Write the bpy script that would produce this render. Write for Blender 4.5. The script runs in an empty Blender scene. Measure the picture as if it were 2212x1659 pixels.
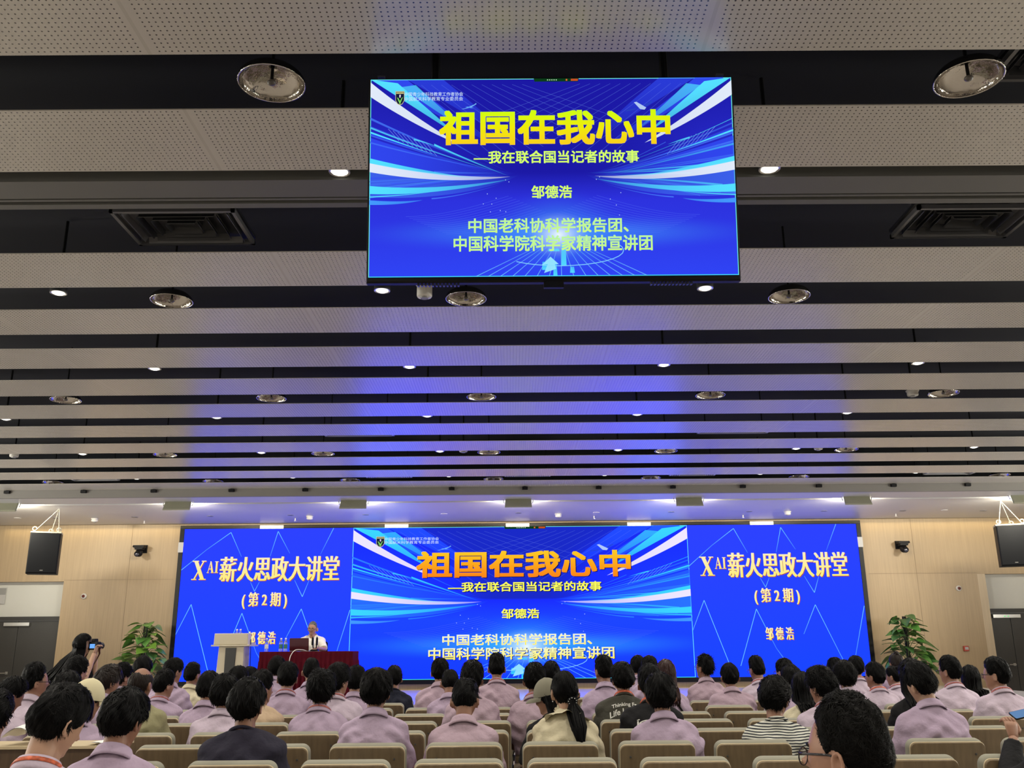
import bpy, math, random
import numpy as np
from mathutils import Vector, Matrix
from mathutils.bvhtree import BVHTree

S = bpy.context.scene
COL = S.collection
PI = math.pi

# ------------------------------------------------------------------ camera, world, exposure
EYE = 1.48
FPX = 2000.0
def _basis(th, psi, rho):
    fw = np.array([math.sin(psi)*math.cos(th), math.cos(psi)*math.cos(th), math.sin(th)])
    r0 = np.array([math.cos(psi), -math.sin(psi), 0.0]); u0 = np.cross(r0, fw)
    return r0*math.cos(rho)+u0*math.sin(rho), -r0*math.sin(rho)+u0*math.cos(rho), fw
CR, CU, CF = _basis(.2786, .0035, -.0084)
cd = bpy.data.cameras.new('camera'); cam = bpy.data.objects.new('camera', cd); COL.objects.link(cam)
cd.sensor_width = 36.0; cd.lens = FPX/2212*36.0; cd.clip_start = .05; cd.clip_end = 100
M = Matrix.Identity(4)
for i in range(3):
    M[i][0] = CR[i]; M[i][1] = CU[i]; M[i][2] = -CF[i]
M[2][3] = EYE
cam.matrix_world = M
S.camera = cam
S.view_settings.view_transform = 'Standard'; S.view_settings.look = 'None'
S.view_settings.gamma = 1; S.view_settings.use_curve_mapping = False
S.view_settings.exposure = 0.0
S.cycles.use_denoising = True
S.cycles.max_bounces = 8
W = bpy.data.worlds.new('world'); S.world = W; W.use_nodes = True
W.node_tree.nodes['Background'].inputs[0].default_value = (1.0, .95, .86, 1)
W.node_tree.nodes['Background'].inputs[1].default_value = .30

def lamp(name, kind, loc, energy, color=(1, .93, .8), parent=None, rot=(0, 0, 0), **kw):
    l = bpy.data.lights.new(name, kind); l.energy = energy; l.color = color
    for k, v in kw.items(): setattr(l, k, v)
    o = bpy.data.objects.new(name, l); COL.objects.link(o); o.location = loc; o.rotation_euler = rot
    if parent: o.parent = parent
    return o
# recessed ceiling lamps further back in the hall, over and behind the camera
for yy in (2.8, .8, -1.2, -3.2):
    for k in range(-3, 4):
        lamp('ceiling_lamp', 'SPOT', (-.965+2.475*k, yy, 4.05), 95, spot_size=2.2, spot_blend=.7, shadow_soft_size=.06)
# added unseen fill lamps along both side walls, brightening the slatted ceiling
for sx in (-1, 1):
    for k in range(9):
        lamp('added_fill_lamp', 'AREA', (.15+sx*11.85, -5.0+2.5*k, 2.9), (72, 72, 72, 118, 205, 235, 225, 185, 75)[k], (1, .97, .87), shape='RECTANGLE', size=1.6, size_y=.25, rot=(0, math.radians(180-sx*42), 0))
# warm cove light along the top of the stage wall
lamp('cove_lamp', 'AREA', (.2, 18.93, 3.93), 28, color=(1, .80, .42), shape='RECTANGLE', size=21, size_y=.06, rot=(0, 0, 0))

def at_y(px, py, Y):
    d = CF+CR*((px-1106)/FPX)+CU*((829.5-py)/FPX)
    d = d*(Y/d[1]); return Vector((d[0], d[1], d[2]+EYE))
def at_z(px, py, z):
    d = CF+CR*((px-1106)/FPX)+CU*((829.5-py)/FPX)
    d = d*((z-EYE)/d[2]); return Vector((d[0], d[1], d[2]+EYE))

# ------------------------------------------------------------------ materials
def lin(c):
    return tuple(((v/255)/12.92 if v/255 <= .04045 else ((v/255+.055)/1.055)**2.4) for v in c)
MATS = {}
def mat(name, col, rough=.6, metal=0.0, spec=.5, var=None, bump=None, coat=0, trans=0):
    if name in MATS: return MATS[name]
    m = bpy.data.materials.new(name); m.use_nodes = True; MATS[name] = m
    nt = m.node_tree; b = nt.nodes['Principled BSDF']
    b.inputs['Base Color'].default_value = (*col, 1); b.inputs['Roughness'].default_value = rough
    b.inputs['Metallic'].default_value = metal; b.inputs['Specular IOR Level'].default_value = spec
    if coat: b.inputs['Coat Weight'].default_value = coat
    if trans: b.inputs['Transmission Weight'].default_value = trans
    if var or bump:
        tc = nt.nodes.new('ShaderNodeTexCoord')
    if var:   # (scale, amount, (sx,sy,sz))
        mp = nt.nodes.new('ShaderNodeMapping'); mp.inputs['Scale'].default_value = var[2]
        n = nt.nodes.new('ShaderNodeTexNoise'); n.inputs['Scale'].default_value = var[0]; n.inputs['Detail'].default_value = 4
        r = nt.nodes.new('ShaderNodeValToRGB')
        a = var[1]
        r.color_ramp.elements[0].color = (*[c*(1-a) for c in col], 1); r.color_ramp.elements[1].color = (*[min(1, c*(1+a)) for c in col], 1)
        r.color_ramp.elements[0].position = .3; r.color_ramp.elements[1].position = .7
        nt.links.new(tc.outputs['Object'], mp.inputs[0]); nt.links.new(mp.outputs[0], n.inputs[0])
        nt.links.new(n.outputs[0], r.inputs[0]); nt.links.new(r.outputs[0], b.inputs['Base Color'])
    if bump:  # (scale, strength, distance)
        n2 = nt.nodes.new('ShaderNodeTexNoise'); n2.inputs['Scale'].default_value = bump[0]; n2.inputs['Detail'].default_value = 3
        bp = nt.nodes.new('ShaderNodeBump'); bp.inputs['Strength'].default_value = bump[1]; bp.inputs['Distance'].default_value = bump[2]
        nt.links.new(tc.outputs['Object'], n2.inputs[0]); nt.links.new(n2.outputs[0], bp.inputs['Height']); nt.links.new(bp.outputs[0], b.inputs['Normal'])
    return m
def emis(name, rgb8, strength=1.0, gen=None, rgb_top=None, rgb_mid=None):
    """light given off by a screen or lamp; optionally a bottom-to-top colour gradient of the displayed picture"""
    if name in MATS: return MATS[name]
    m = bpy.data.materials.new(name); m.use_nodes = True; MATS[name] = m
    nt = m.node_tree; nt.nodes.clear(); e = nt.nodes.new('ShaderNodeEmission'); o = nt.nodes.new('ShaderNodeOutputMaterial')
    e.inputs[0].default_value = (*lin(rgb8), 1); e.inputs[1].default_value = strength
    nt.links.new(e.outputs[0], o.inputs[0])
    if rgb_top:
        tc = nt.nodes.new('ShaderNodeTexCoord'); sp = nt.nodes.new('ShaderNodeSeparateXYZ'); r = nt.nodes.new('ShaderNodeValToRGB')
        r.color_ramp.elements[0].color = (*lin(rgb8), 1); r.color_ramp.elements[1].color = (*lin(rgb_top), 1)
        if rgb_mid:
            q = r.color_ramp.elements.new(.5); q.color = (*lin(rgb_mid), 1)
        nt.links.new(tc.outputs['Generated'], sp.inputs[0]); nt.links.new(sp.outputs[1], r.inputs[0]); nt.links.new(r.outputs[0], e.inputs[0])
    return m
def vcol_emis():
    if 'screen_streaks' in MATS: return MATS['screen_streaks']
    m = bpy.data.materials.new('screen_streaks'); m.use_nodes = True; MATS['screen_streaks'] = m
    nt = m.node_tree; nt.nodes.clear(); e = nt.nodes.new('ShaderNodeEmission'); t = nt.nodes.new('ShaderNodeBsdfTransparent')
    mx = nt.nodes.new('ShaderNodeMixShader'); o = nt.nodes.new('ShaderNodeOutputMaterial'); a = nt.nodes.new('ShaderNodeAttribute')
    a.attribute_name = 'Col'
    nt.links.new(a.outputs['Color'], e.inputs[0]); nt.links.new(a.outputs['Alpha'], mx.inputs[0]); nt.links.new(t.outputs[0], mx.inputs[1])
    nt.links.new(e.outputs[0], mx.inputs[2]); nt.links.new(mx.outputs[0], o.inputs[0])
    return m
def wood(name, col, scale=1.0, amt=.10, rough=.5, axis='z', joints=None):
    if name in MATS: return MATS[name]
    st = {'z': (38, 38, 1.2), 'x': (1.2, 38, 38)}[axis]
    return mat(name, col, rough, var=(scale, amt, st))
def ceiling_mat():
    m = mat('perforated_panel', (.50, .475, .425), .25, spec=1.0)
    nt = m.node_tree; b = nt.nodes['Principled BSDF']
    tc = nt.nodes.new('ShaderNodeTexCoord'); sp = nt.nodes.new('ShaderNodeSeparateXYZ'); nt.links.new(tc.outputs['Object'], sp.inputs[0])
    def mth(op, a, b2=None, c=None):
        n = nt.nodes.new('ShaderNodeMath'); n.operation = op
        for i, v in enumerate((a, b2, c)):
            if v is None: continue
            if isinstance(v, (int, float)): n.inputs[i].default_value = v
            else: nt.links.new(v, n.inputs[i])
        return n.outputs[0]
    P = .029
    fx = mth('SUBTRACT', mth('FRACT', mth('DIVIDE', sp.outputs[0], P)), .5)
    fy = mth('SUBTRACT', mth('FRACT', mth('DIVIDE', sp.outputs[1], P)), .5)
    d = mth('SQRT', mth('ADD', mth('MULTIPLY', fx, fx), mth('MULTIPLY', fy, fy)))
    hole = mth('LESS_THAN', d, .15)
    jx = mth('ABSOLUTE', mth('SUBTRACT', mth('FRACT', mth('DIVIDE', mth('ADD', sp.outputs[0], 1.63+25.3), 2.53)), .5))
    seam = mth('GREATER_THAN', jx, .4965)   # narrow plain band beside each board joint
    nohole = mth('GREATER_THAN', jx, .489)
    hole = mth('MULTIPLY', hole, mth('SUBTRACT', 1.0, nohole))
    # thickness sides carry no holes
    geo = nt.nodes.new('ShaderNodeNewGeometry'); sn = nt.nodes.new('ShaderNodeSeparateXYZ'); nt.links.new(geo.outputs['True Normal'], sn.inputs[0])
    hole = mth('MULTIPLY', hole, mth('LESS_THAN', sn.outputs[2], -.5))
    mx = nt.nodes.new('ShaderNodeMix'); mx.data_type = 'RGBA'
    mx.inputs['A'].default_value = (.50, .475, .425, 1); mx.inputs['B'].default_value = (.03, .03, .03, 1)
    nt.links.new(hole, mx.inputs['Factor'])
    mx2 = nt.nodes.new('ShaderNodeMix'); mx2.data_type = 'RGBA'; mx2.inputs['B'].default_value = (.45, .425, .37, 1)
    nt.links.new(seam, mx2.inputs['Factor']); nt.links.new(mx.outputs['Result'], mx2.inputs['A'])
    nt.links.new(mx2.outputs['Result'], b.inputs['Base Color'])
    return m

# ------------------------------------------------------------------ mesh helpers
class MB:
    def __init__(s): s.v = []; s.f = []
    def add(s, v, f):
        n = len(s.v); s.v += [tuple(p) for p in v]; s.f += [tuple(i+n for i in q) for q in f]; return s
    def box(s, lo, hi):
        x0, y0, z0 = lo; x1, y1, z1 = hi
        return s.add([(x0,y0,z0),(x1,y0,z0),(x1,y1,z0),(x0,y1,z0),(x0,y0,z1),(x1,y0,z1),(x1,y1,z1),(x0,y1,z1)],
                     [(3,2,1,0),(4,5,6,7),(0,1,5,4),(1,2,6,5),(2,3,7,6),(3,0,4,7)])
    def cbox(s, c, d): return s.box([c[i]-d[i]/2 for i in range(3)], [c[i]+d[i]/2 for i in range(3)])
    def loft(s, rings, cap=True, closed=True):
        n = len(rings[0]); v = [p for r in rings for p in r]; f = []
        for k in range(len(rings)-1):
            for i in range(n if closed else n-1):
                j = (i+1) % n; f.append((k*n+i, k*n+j, (k+1)*n+j, (k+1)*n+i))
        if cap:
            f.append(tuple(range(n-1, -1, -1))); f.append(tuple((len(rings)-1)*n+i for i in range(n)))
        return s.add(v, f)
    def tube(s, pts, r, n=10, cap=True):
        pts = [Vector(p) for p in pts]; rs = r if isinstance(r, (list, tuple)) else [r]*len(pts)
        rings = []; ref = None
        for k, p in enumerate(pts):
            t = (pts[min(k+1, len(pts)-1)]-pts[max(k-1, 0)]).normalized()
            if ref is None: ref = t.orthogonal().normalized()
            a = (ref-t*ref.dot(t)).normalized(); ref = a; b = t.cross(a)
            rings.append([p+(a*math.cos(2*PI*i/n)+b*math.sin(2*PI*i/n))*rs[k] for i in range(n)])
        return s.loft(rings, cap)
    def lathe(s, prof, n=24, c=(0, 0, 0), cap=False):
        rings = [[(c[0]+r*math.cos(2*PI*i/n), c[1]+r*math.sin(2*PI*i/n), c[2]+z) for i in range(n)] for r, z in prof]
        return s.loft(rings, cap)
    def sphere(s, c, r, n=12, m=8):
        r = r if isinstance(r, (tuple, list)) else (r, r, r)
        rings = [[(c[0]+r[0]*math.sin(PI*k/m)*math.cos(2*PI*i/n), c[1]+r[1]*math.sin(PI*k/m)*math.sin(2*PI*i/n), c[2]-r[2]*math.cos(PI*k/m)) for i in range(n)] for k in range(1, m)]
        n0 = len(s.v); s.loft(rings, True); return s
    def prism(s, pts, y0, y1, bev=0.0):
        """outline in xz pushed from y0 to y1, edges rounded by bev"""
        def ins(b):
            cx = sum(p[0] for p in pts)/len(pts); cz = sum(p[1] for p in pts)/len(pts)
            mx = max(abs(p[0]-cx) for p in pts); mz = max(abs(p[1]-cz) for p in pts)
            return [(cx+(p[0]-cx)*(1-b/mx), cz+(p[1]-cz)*(1-b/mz)) for p in pts]
        rr = [(b, y) for b, y in ((bev, y0), (bev*.3, y0+bev*.3), (0, y0+bev), (0, y1-bev), (bev*.3, y1-bev*.3), (bev, y1))] if bev else [(0, y0), (0, y1)]
        return s.loft([[(x, y, z) for x, z in ins(b)] for b, y in rr])
    def xform(s, m):
        s.v = [tuple(m @ Vector(p)) for p in s.v]; return s
    def build(s, name, m=None, parent=None, smooth=False, loc=None, kind=None):
        return mesh_obj(name, s.v, s.f, m, parent, smooth, loc, kind)
def rrect(w, h, r, n=5, z0=0.0):
    out = []
    for cx, cz, a0 in ((w/2-r, h-r, 0), (-w/2+r, h-r, 90), (-w/2+r, r, 180), (w/2-r, r, 270)):
        for k in range(n+1):
            a = math.radians(a0+90*k/n); out.append((cx+r*math.cos(a), z0+cz+r*math.sin(a)))
    return out
def mesh_obj(name, v, f, m=None, parent=None, smooth=False, loc=None, kind=None):
    me = bpy.data.meshes.new(name); me.from_pydata([tuple(map(float, p)) for p in v], [], [tuple(int(i) for i in q) for q in f])
    return me_obj(name, me, m, parent, smooth, loc, kind)
def me_obj(name, me, m=None, parent=None, smooth=False, loc=None, kind=None):
    if smooth: me.polygons.foreach_set('use_smooth', [True]*len(me.polygons))
    if m: me.materials.append(m)
    o = bpy.data.objects.new(name, me); COL.objects.link(o)
    if parent: o.parent = parent
    if loc is not None: o.location = loc
    if kind: o['kind'] = kind
    return o
def struct(name, mb, m, smooth=False): return mb.build(name, m, None, smooth, None, 'structure')
def tag(o, label, cat, group=None):
    o['label'] = label; o['category'] = cat
    if group: o['group'] = group
    return o
def thing(name, label, cat, loc=(0, 0, 0), rotz=0, group=None):
    o = bpy.data.objects.new(name, None); COL.objects.link(o); o.empty_display_size = .1
    o.location = loc; o.rotation_euler = (0, 0, rotz); return tag(o, label, cat, group)
def dup(root, loc, label, rotz=None):
    def cp(o, par):
        c = o.copy(); COL.objects.link(c)
        if par: c.parent = par
        for ch in list(kids.get(o.name, ())): cp(ch, c)
        return c
    kids = {}
    def walk(o):
        kids[o.name] = list(o.children)
        for ch in o.children: walk(ch)
    walk(root)
    r = cp(root, None); r.location = loc; r['label'] = label
    if rotz is not None: r.rotation_euler = (0, 0, rotz)
    return r
ORD = ['first', 'second', 'third', 'fourth', 'fifth', 'sixth', 'seventh', 'eighth', 'ninth', 'tenth', 'eleventh', 'twelfth', 'thirteenth', 'fourteenth', 'fifteenth', 'sixteenth', 'seventeenth', 'eighteenth', 'nineteenth', 'twentieth', 'twenty-first', 'twenty-second', 'twenty-third', 'twenty-fourth']

# ------------------------------------------------------------------ the room
CZ = EYE+2.63           # underside of the slatted ceiling
LZ = EYE+2.50           # underside of the plain ceiling over the stage
WY = 19.05              # stage wall
XL, XR = -12.0, 12.3
m_panel = ceiling_mat()
m_dark = mat('black_void', (.0055, .007, .012), .8)
m_white = mat('white_plaster', (.48, .475, .47), .38, spec=.5)
m_beam = mat('grey_bulkhead', (.20, .19, .175), .6)
m_wall = wood('light_veneer', (.41, .30, .175), 1.0, .07, .45)
m_side = mat('pale_side_wall', (.52, .46, .36), .6, var=(1.0, .06, (1, 1, 1)))
m_floor = mat('grey_floor', (.30, .27, .24), .35, var=(3, .12, (1, 1, 1)))
m_stage = mat('stage_floor_gloss', (.55, .54, .55), .18)

struct('floor', MB().box((XL-.3, -7, -.1), (XR+.3, WY+1.5, 0)), m_floor)
struct('ceiling', MB().box((XL, -7, CZ+.62), (XR, 15.6, CZ+.75)), m_dark)
struct('wall_left', MB().box((XL-.2, -7, 0), (XL, WY+.1, CZ+.7)), m_side)
struct('wall_right', MB().box((XR, -7, 0), (XR+.2, WY+.1, CZ+.7)), m_side)
struct('wall_back', MB().box((XL, -7.2, 0), (XR, -7, CZ+.7)), m_side)
# slat panels across the hall: (near edge, far edge)
spans = [(.05, .65), (1.06, 1.66), (2.05, 2.65), (3.065, 3.665), (4.115, 4.734), (5.86, 6.477)]
spans += [(6.944+.9939*k, 7.543+.9939*k) for k in range(9)]
spans = [(-5.95+k, -5.35+k) for k in range(6)]+spans
for i, (a, b) in enumerate(spans):
    mb = MB().box((XL, a, CZ), (XR, b, CZ+.006))
    struct('ceiling_panel', mb, m_panel)
# screen recess beam between the second and third panel
mb = MB().box((XL, 4.85, CZ), (XR, 5.06, CZ+.25))
mb.box((XL, 5.085, CZ+.005), (XR, 5.11, CZ+.25)); mb.box((XL, 5.14, CZ), (XR, 5.20, CZ+.25))
struct('trim_1', mb, mat('grey_recess', (.12, .12, .108), .6))
# bulkhead step and plain ceiling above the stage, with its lamp slot
struct('trim_2', MB().box((XL, 15.5, LZ), (XR, 15.56, CZ)), m_beam)
struct('trim_5', MB().box((XL, 15.5, CZ), (XR, 15.56, CZ+.7)), m_dark)
mb = MB().box((XL, 15.56, LZ), (XR, 16.18, LZ+.06)); mb.box((XL, 16.33, LZ), (XR, 18.90, LZ+.06))
struct('ceiling_stage', mb, m_white)
struct('trim_3', MB().box((XL, 15.56, LZ+.40), (XR, WY, LZ+.45)), m_dark)
# stage
SZ = .72
struct('floor_stage', MB().box((-8.3, 14.1, 0), (8.7, WY, SZ)), m_stage)
# stage wall with the two door openings
DLx, DRx, DT = -9.0, 9.436, EYE+1.38
mb = MB().box((DLx, WY, 0), (DRx, WY+.3, LZ+.45)); mb.box((XL, WY, DT), (DLx, WY+.3, LZ+.45)); mb.box((DRx, WY, DT), (XR, WY+.3, LZ+.45))
struct('wall_front', mb, m_wall)
# fine joints of the veneer boards
mb = MB()
for x in (-7.72, 8.22): mb.box((x-.004, WY-.003, SZ*0+.1), (x+.004, WY, LZ))
for x0, x1 in ((-9.0, -6.8), (7.25, 9.43)): mb.box((x0, WY-.003, EYE+1.40), (x1, WY, EYE+1.408))
struct('trim_4', mb, mat('veneer_joint', (.30, .22, .14), .7))
m_door = mat('charcoal_door', (.045, .044, .042), .45)
m_steel = mat('brushed_steel', (.62, .62, .60), .3, 1.0)
m_transom = mat('white_transom', (.62, .62, .58), .6)
def door(n, x0, x1, leaf_split, handle_x, hdir):
    r = bpy.data.objects.new('door_%d' % n, None); COL.objects.link(r); r['kind'] = 'structure'; r.location = (0, WY, 0)
    top = EYE+.62
    fr = MB().box((x0, .10, top), (x1, .22, top+.08)); fr.box((x0-.0, .1, 0), (x0+.05, .22, top)); fr.box((x1-.05, .1, 0), (x1, .22, top))
    fr.build('door_frame', mat('dark_frame', (.035, .034, .032), .5), r)
    MB().box((x0, .16, top+.08), (x1, .22, DT)).build('transom_panel', m_transom, r)
    for a, b in ((x0+.05, leaf_split-.004), (leaf_split+.004, x1-.05)):
        MB().prism([(a, 0.01), (b, 0.01), (b, top-.005), (a, top-.005)], .14, .19, .004).build('door_leaf', m_door, r)
    h = MB().tube([(handle_x, .14, 1.10), (handle_x, .08, 1.10), (handle_x+hdir*.13, .08, 1.10)], .011, 8)
    h.cbox((handle_x, .137, 1.10), (.05, .008, .05)); h.build('door_handle', m_steel, r)
    c = MB().box((x0+.25 if n == 2 else leaf_split-.27, .085, top-.10), (x0+.80 if n == 2 else leaf_split+.24, .14, top-.035))
    c.build('door_closer', m_steel, r)
    return r
door(1, -11.4, DLx, -9.87, -9.98, -1)
d2 = door(2, DRx, 11.7, 10.05, 10.00, -1)
MB().box((DRx, -.001, 0), (DRx+.16, .16, DT)).build('door_jamb', wood('pale_jamb', (.55, .44, .30), 1, .08), d2)
mb = MB()
for k in (-1, 1): mb.sphere((9.95+k*.035, .08, EYE+.55), .012, 8, 6)
mb.build('indicator_light', emis('green_led', (120, 255, 150), 1.0), d2)
# ------------------------------------------------------------------ pictures on the screens
_tc = {}
def text_geo(s, mode):
    """glyph outlines of a line of writing as (verts2d, faces), scaled to the unit square"""
    if (s, mode) in _tc: return _tc[(s, mode)]
    c = bpy.data.curves.new('writing', 'FONT'); c.body = s; c.resolution_u = 3
    o = bpy.data.objects.new('writing', c); COL.objects.link(o); bpy.context.view_layer.update()
    me = bpy.data.meshes.new_from_object(o.evaluated_get(bpy.context.evaluated_depsgraph_get()))
    co = np.array([v.co[:2] for v in me.vertices]); fs = [tuple(p.vertices) for p in me.polygons]
    bpy.data.objects.remove(o); bpy.data.curves.remove(c); bpy.data.meshes.remove(me)
    sq = [(a, b) for a in (-1, 0, 1) for b in (-1, 0, 1)]
    offs = {'plain': [(0, 0)], 'bold': [(a*.021, b*.021) for a, b in sq], 'heavy': [(a*.030, b*.030) for a, b in sq],
            'song': [(k*.010, 0) for k in (-4, -2, 0, 2, 4)]}[mode]
    V = []; Fc = []
    for dx, dy in offs:
        n = len(V); V += [(x+dx, y+dy) for x, y in co]; Fc += [tuple(i+n for i in f) for f in fs]
    V = np.array(V); lo = V.min(0); hi = V.max(0); V = (V-lo)/np.maximum(hi-lo, 1e-6)
    _tc[(s, mode)] = (V, Fc); return V, Fc
def serif_latin(chars):
    """bold roman capitals with slab ends, drawn from strokes"""
    V = []; Fc = []
    def quad(*p): n = len(V); V.extend(p); Fc.append((n, n+1, n+2, n+3))
    x = 0
    for ch in chars:
        if ch == 'X':
            quad((x+.10, 1), (x+.38, 1), (x+.94, 0), (x+.66, 0)); quad((x+.12, 0), (x+.22, 0), (x+.88, 1), (x+.78, 1))
            for a, b, y in ((0, .46, .95), (.66, 1.0, .95), (0, .36, 0), (.54, 1.04, 0)): quad((x+a, y), (x+b, y), (x+b, y+.05), (x+a, y+.05))
            x += 1.14
        if ch == 'A':
            quad((x+.42, 1), (x+.60, 1), (x+.98, 0), (x+.70, 0)); quad((x+.10, 0), (x+.19, 0), (x+.53, .95), (x+.46, .95))
            quad((x+.24, .30), (x+.78, .30), (x+.76, .37), (x+.27, .37))
            for a, b in ((0, .32), (.60, 1.06)): quad((x+a, 0), (x+b, 0), (x+b, .05), (x+a, .05))
            x += 1.14
        if ch == 'I':
            quad((x+.14, 0), (x+.40, 0), (x+.40, 1), (x+.14, 1))
            for y in (0, .95): quad((x, y), (x+.54, y), (x+.54, y+.05), (x, y+.05))
            x += .62
    V = np.array(V, float); V[:, 0] /= V[:, 0].max(); return V, Fc
def put_text(name, geo, box, W, H, m, parent, z=.004, kind=None):
    V, Fc = geo; u0, v0, u1, v1 = box
    pts = [((u0+(u1-u0)*p[0]-.5)*W, (.5-(v1-(v1-v0)*p[1]))*H, z) for p in V]
    return mesh_obj(name, pts, Fc, m, parent)
def colored(name, polys, W, H, parent, z=.002):
    """polys: list of ([(u,v)...], [(r,g,b,a)...])"""
    v = []; f = []; c = []
    for k, (p, q) in enumerate(polys):
        n = len(v); zz = z+k*2e-6
        v += [((a-.5)*W, (.5-b)*H, zz) for a, b in p]; f.append(tuple(range(n, n+len(p))))
        c += [(*lin(x[:3]), x[3] if len(x) > 3 else 1.0) for x in q]
    me = bpy.data.meshes.new(name); me.from_pydata(v, [], f)
    at = me.color_attributes.new('Col', 'FLOAT_COLOR', 'POINT')
    at.data.foreach_set('color', np.array(c, 'f').ravel())
    return me_obj(name, me, vcol_emis(), parent)
def ribbon(polys, e0, e1, mid, tip, rgb, a0=1.0, a1=0.0, n=14):
    """a streak that starts as the edge e0-e1 and tapers along a bend to its tip"""
    P = []
    for k in range(n+1):
        t = k/n
        w = (1-t)**.8
        b0 = [(1-t)**2*e0[i]+2*t*(1-t)*mid[i]+t*t*tip[i] for i in (0, 1)]
        d = [(e1[i]-e0[i])*w for i in (0, 1)]
        P.append((b0, (b0[0]+d[0], b0[1]+d[1]), a0+(a1-a0)*t**1.6))
    for k in range(n):
        a, b = P[k], P[k+1]
        polys.append(([a[0], a[1], b[1], b[0]], [(*rgb, a[2]), (*rgb, a[2]), (*rgb, b[2]), (*rgb, b[2])]))
def thinline(polys, pts, w, rgb, al, asp=1.8):
    for k in range(len(pts)-1):
        (x0, y0), (x1, y1) = pts[k], pts[k+1]
        dx, dy = (x1-x0)*asp, y1-y0; L = math.hypot(dx, dy) or 1; nx, ny = -dy/L*w/asp, dx/L*w
        a0 = al[k] if isinstance(al, list) else al; a1 = al[k+1] if isinstance(al, list) else al
        polys.append(([(x0+nx, y0+ny), (x0-nx, y0-ny), (x1-nx, y1-ny), (x1+nx, y1+ny)], [(*rgb, a0), (*rgb, a0), (*rgb, a1), (*rgb, a1)]))

def slide_back(name, dark, mid, low, glow):
    if name in MATS: return MATS[name]
    m = bpy.data.materials.new(name); m.use_nodes = True; MATS[name] = m
    nt = m.node_tree; nt.nodes.clear(); N = nt.nodes.new; L = nt.links.new
    tc = N('ShaderNodeTexCoord'); sp = N('ShaderNodeSeparateXYZ'); L(tc.outputs['Generated'], sp.inputs[0])
    r = N('ShaderNodeValToRGB'); L(sp.outputs[1], r.inputs[0])
    r.color_ramp.elements[0].color = (*lin(low), 1); r.color_ramp.elements[0].position = 0
    r.color_ramp.elements[1].color = (*lin(dark), 1); r.color_ramp.elements[1].position = 1
    for p, c in ((.38, mid), (.52, dark)): q = r.color_ramp.elements.new(p); q.color = (*lin(c), 1)
    def spot(cx, cy, sx, sy):
        mp = N('ShaderNodeMapping'); mp.inputs['Location'].default_value = (-cx/sx, -cy/sy, 0); mp.inputs['Scale'].default_value = (1/sx, 1/sy, 0)
        L(tc.outputs['Generated'], mp.inputs[0]); g = N('ShaderNodeTexGradient'); g.gradient_type = 'QUADRATIC_SPHERE'; L(mp.outputs[0], g.inputs[0]); return g.outputs['Fac']
    last = r.outputs[0]
    for (cx, cy, sx, sy, c, k) in ((.5, .84, .7, .34, mid, .0), (.0, .55, .45, .6, mid, .9), (1.0, .55, .45, .6, mid, .9), (.515, .215, .62, .105, glow, 1.0), (.515, .215, .21, .23, glow, 1.0), (.515, .205, .095, .125, (235, 250, 250), 1.0)):
        mx = N('ShaderNodeMix'); mx.data_type = 'RGBA'; mu = N('ShaderNodeMath'); mu.operation = 'MULTIPLY'; mu.inputs[1].default_value = k
        L(spot(cx, cy, sx, sy), mu.inputs[0]); L(mu.outputs[0], mx.inputs['Factor']); L(last, mx.inputs['A']); mx.inputs['B'].default_value = (*lin(c), 1); last = mx.outputs['Result']
    e = N('ShaderNodeEmission'); o = N('ShaderNodeOutputMaterial'); L(last, e.inputs[0]); L(e.outputs[0], o.inputs[0])
    return m

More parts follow.
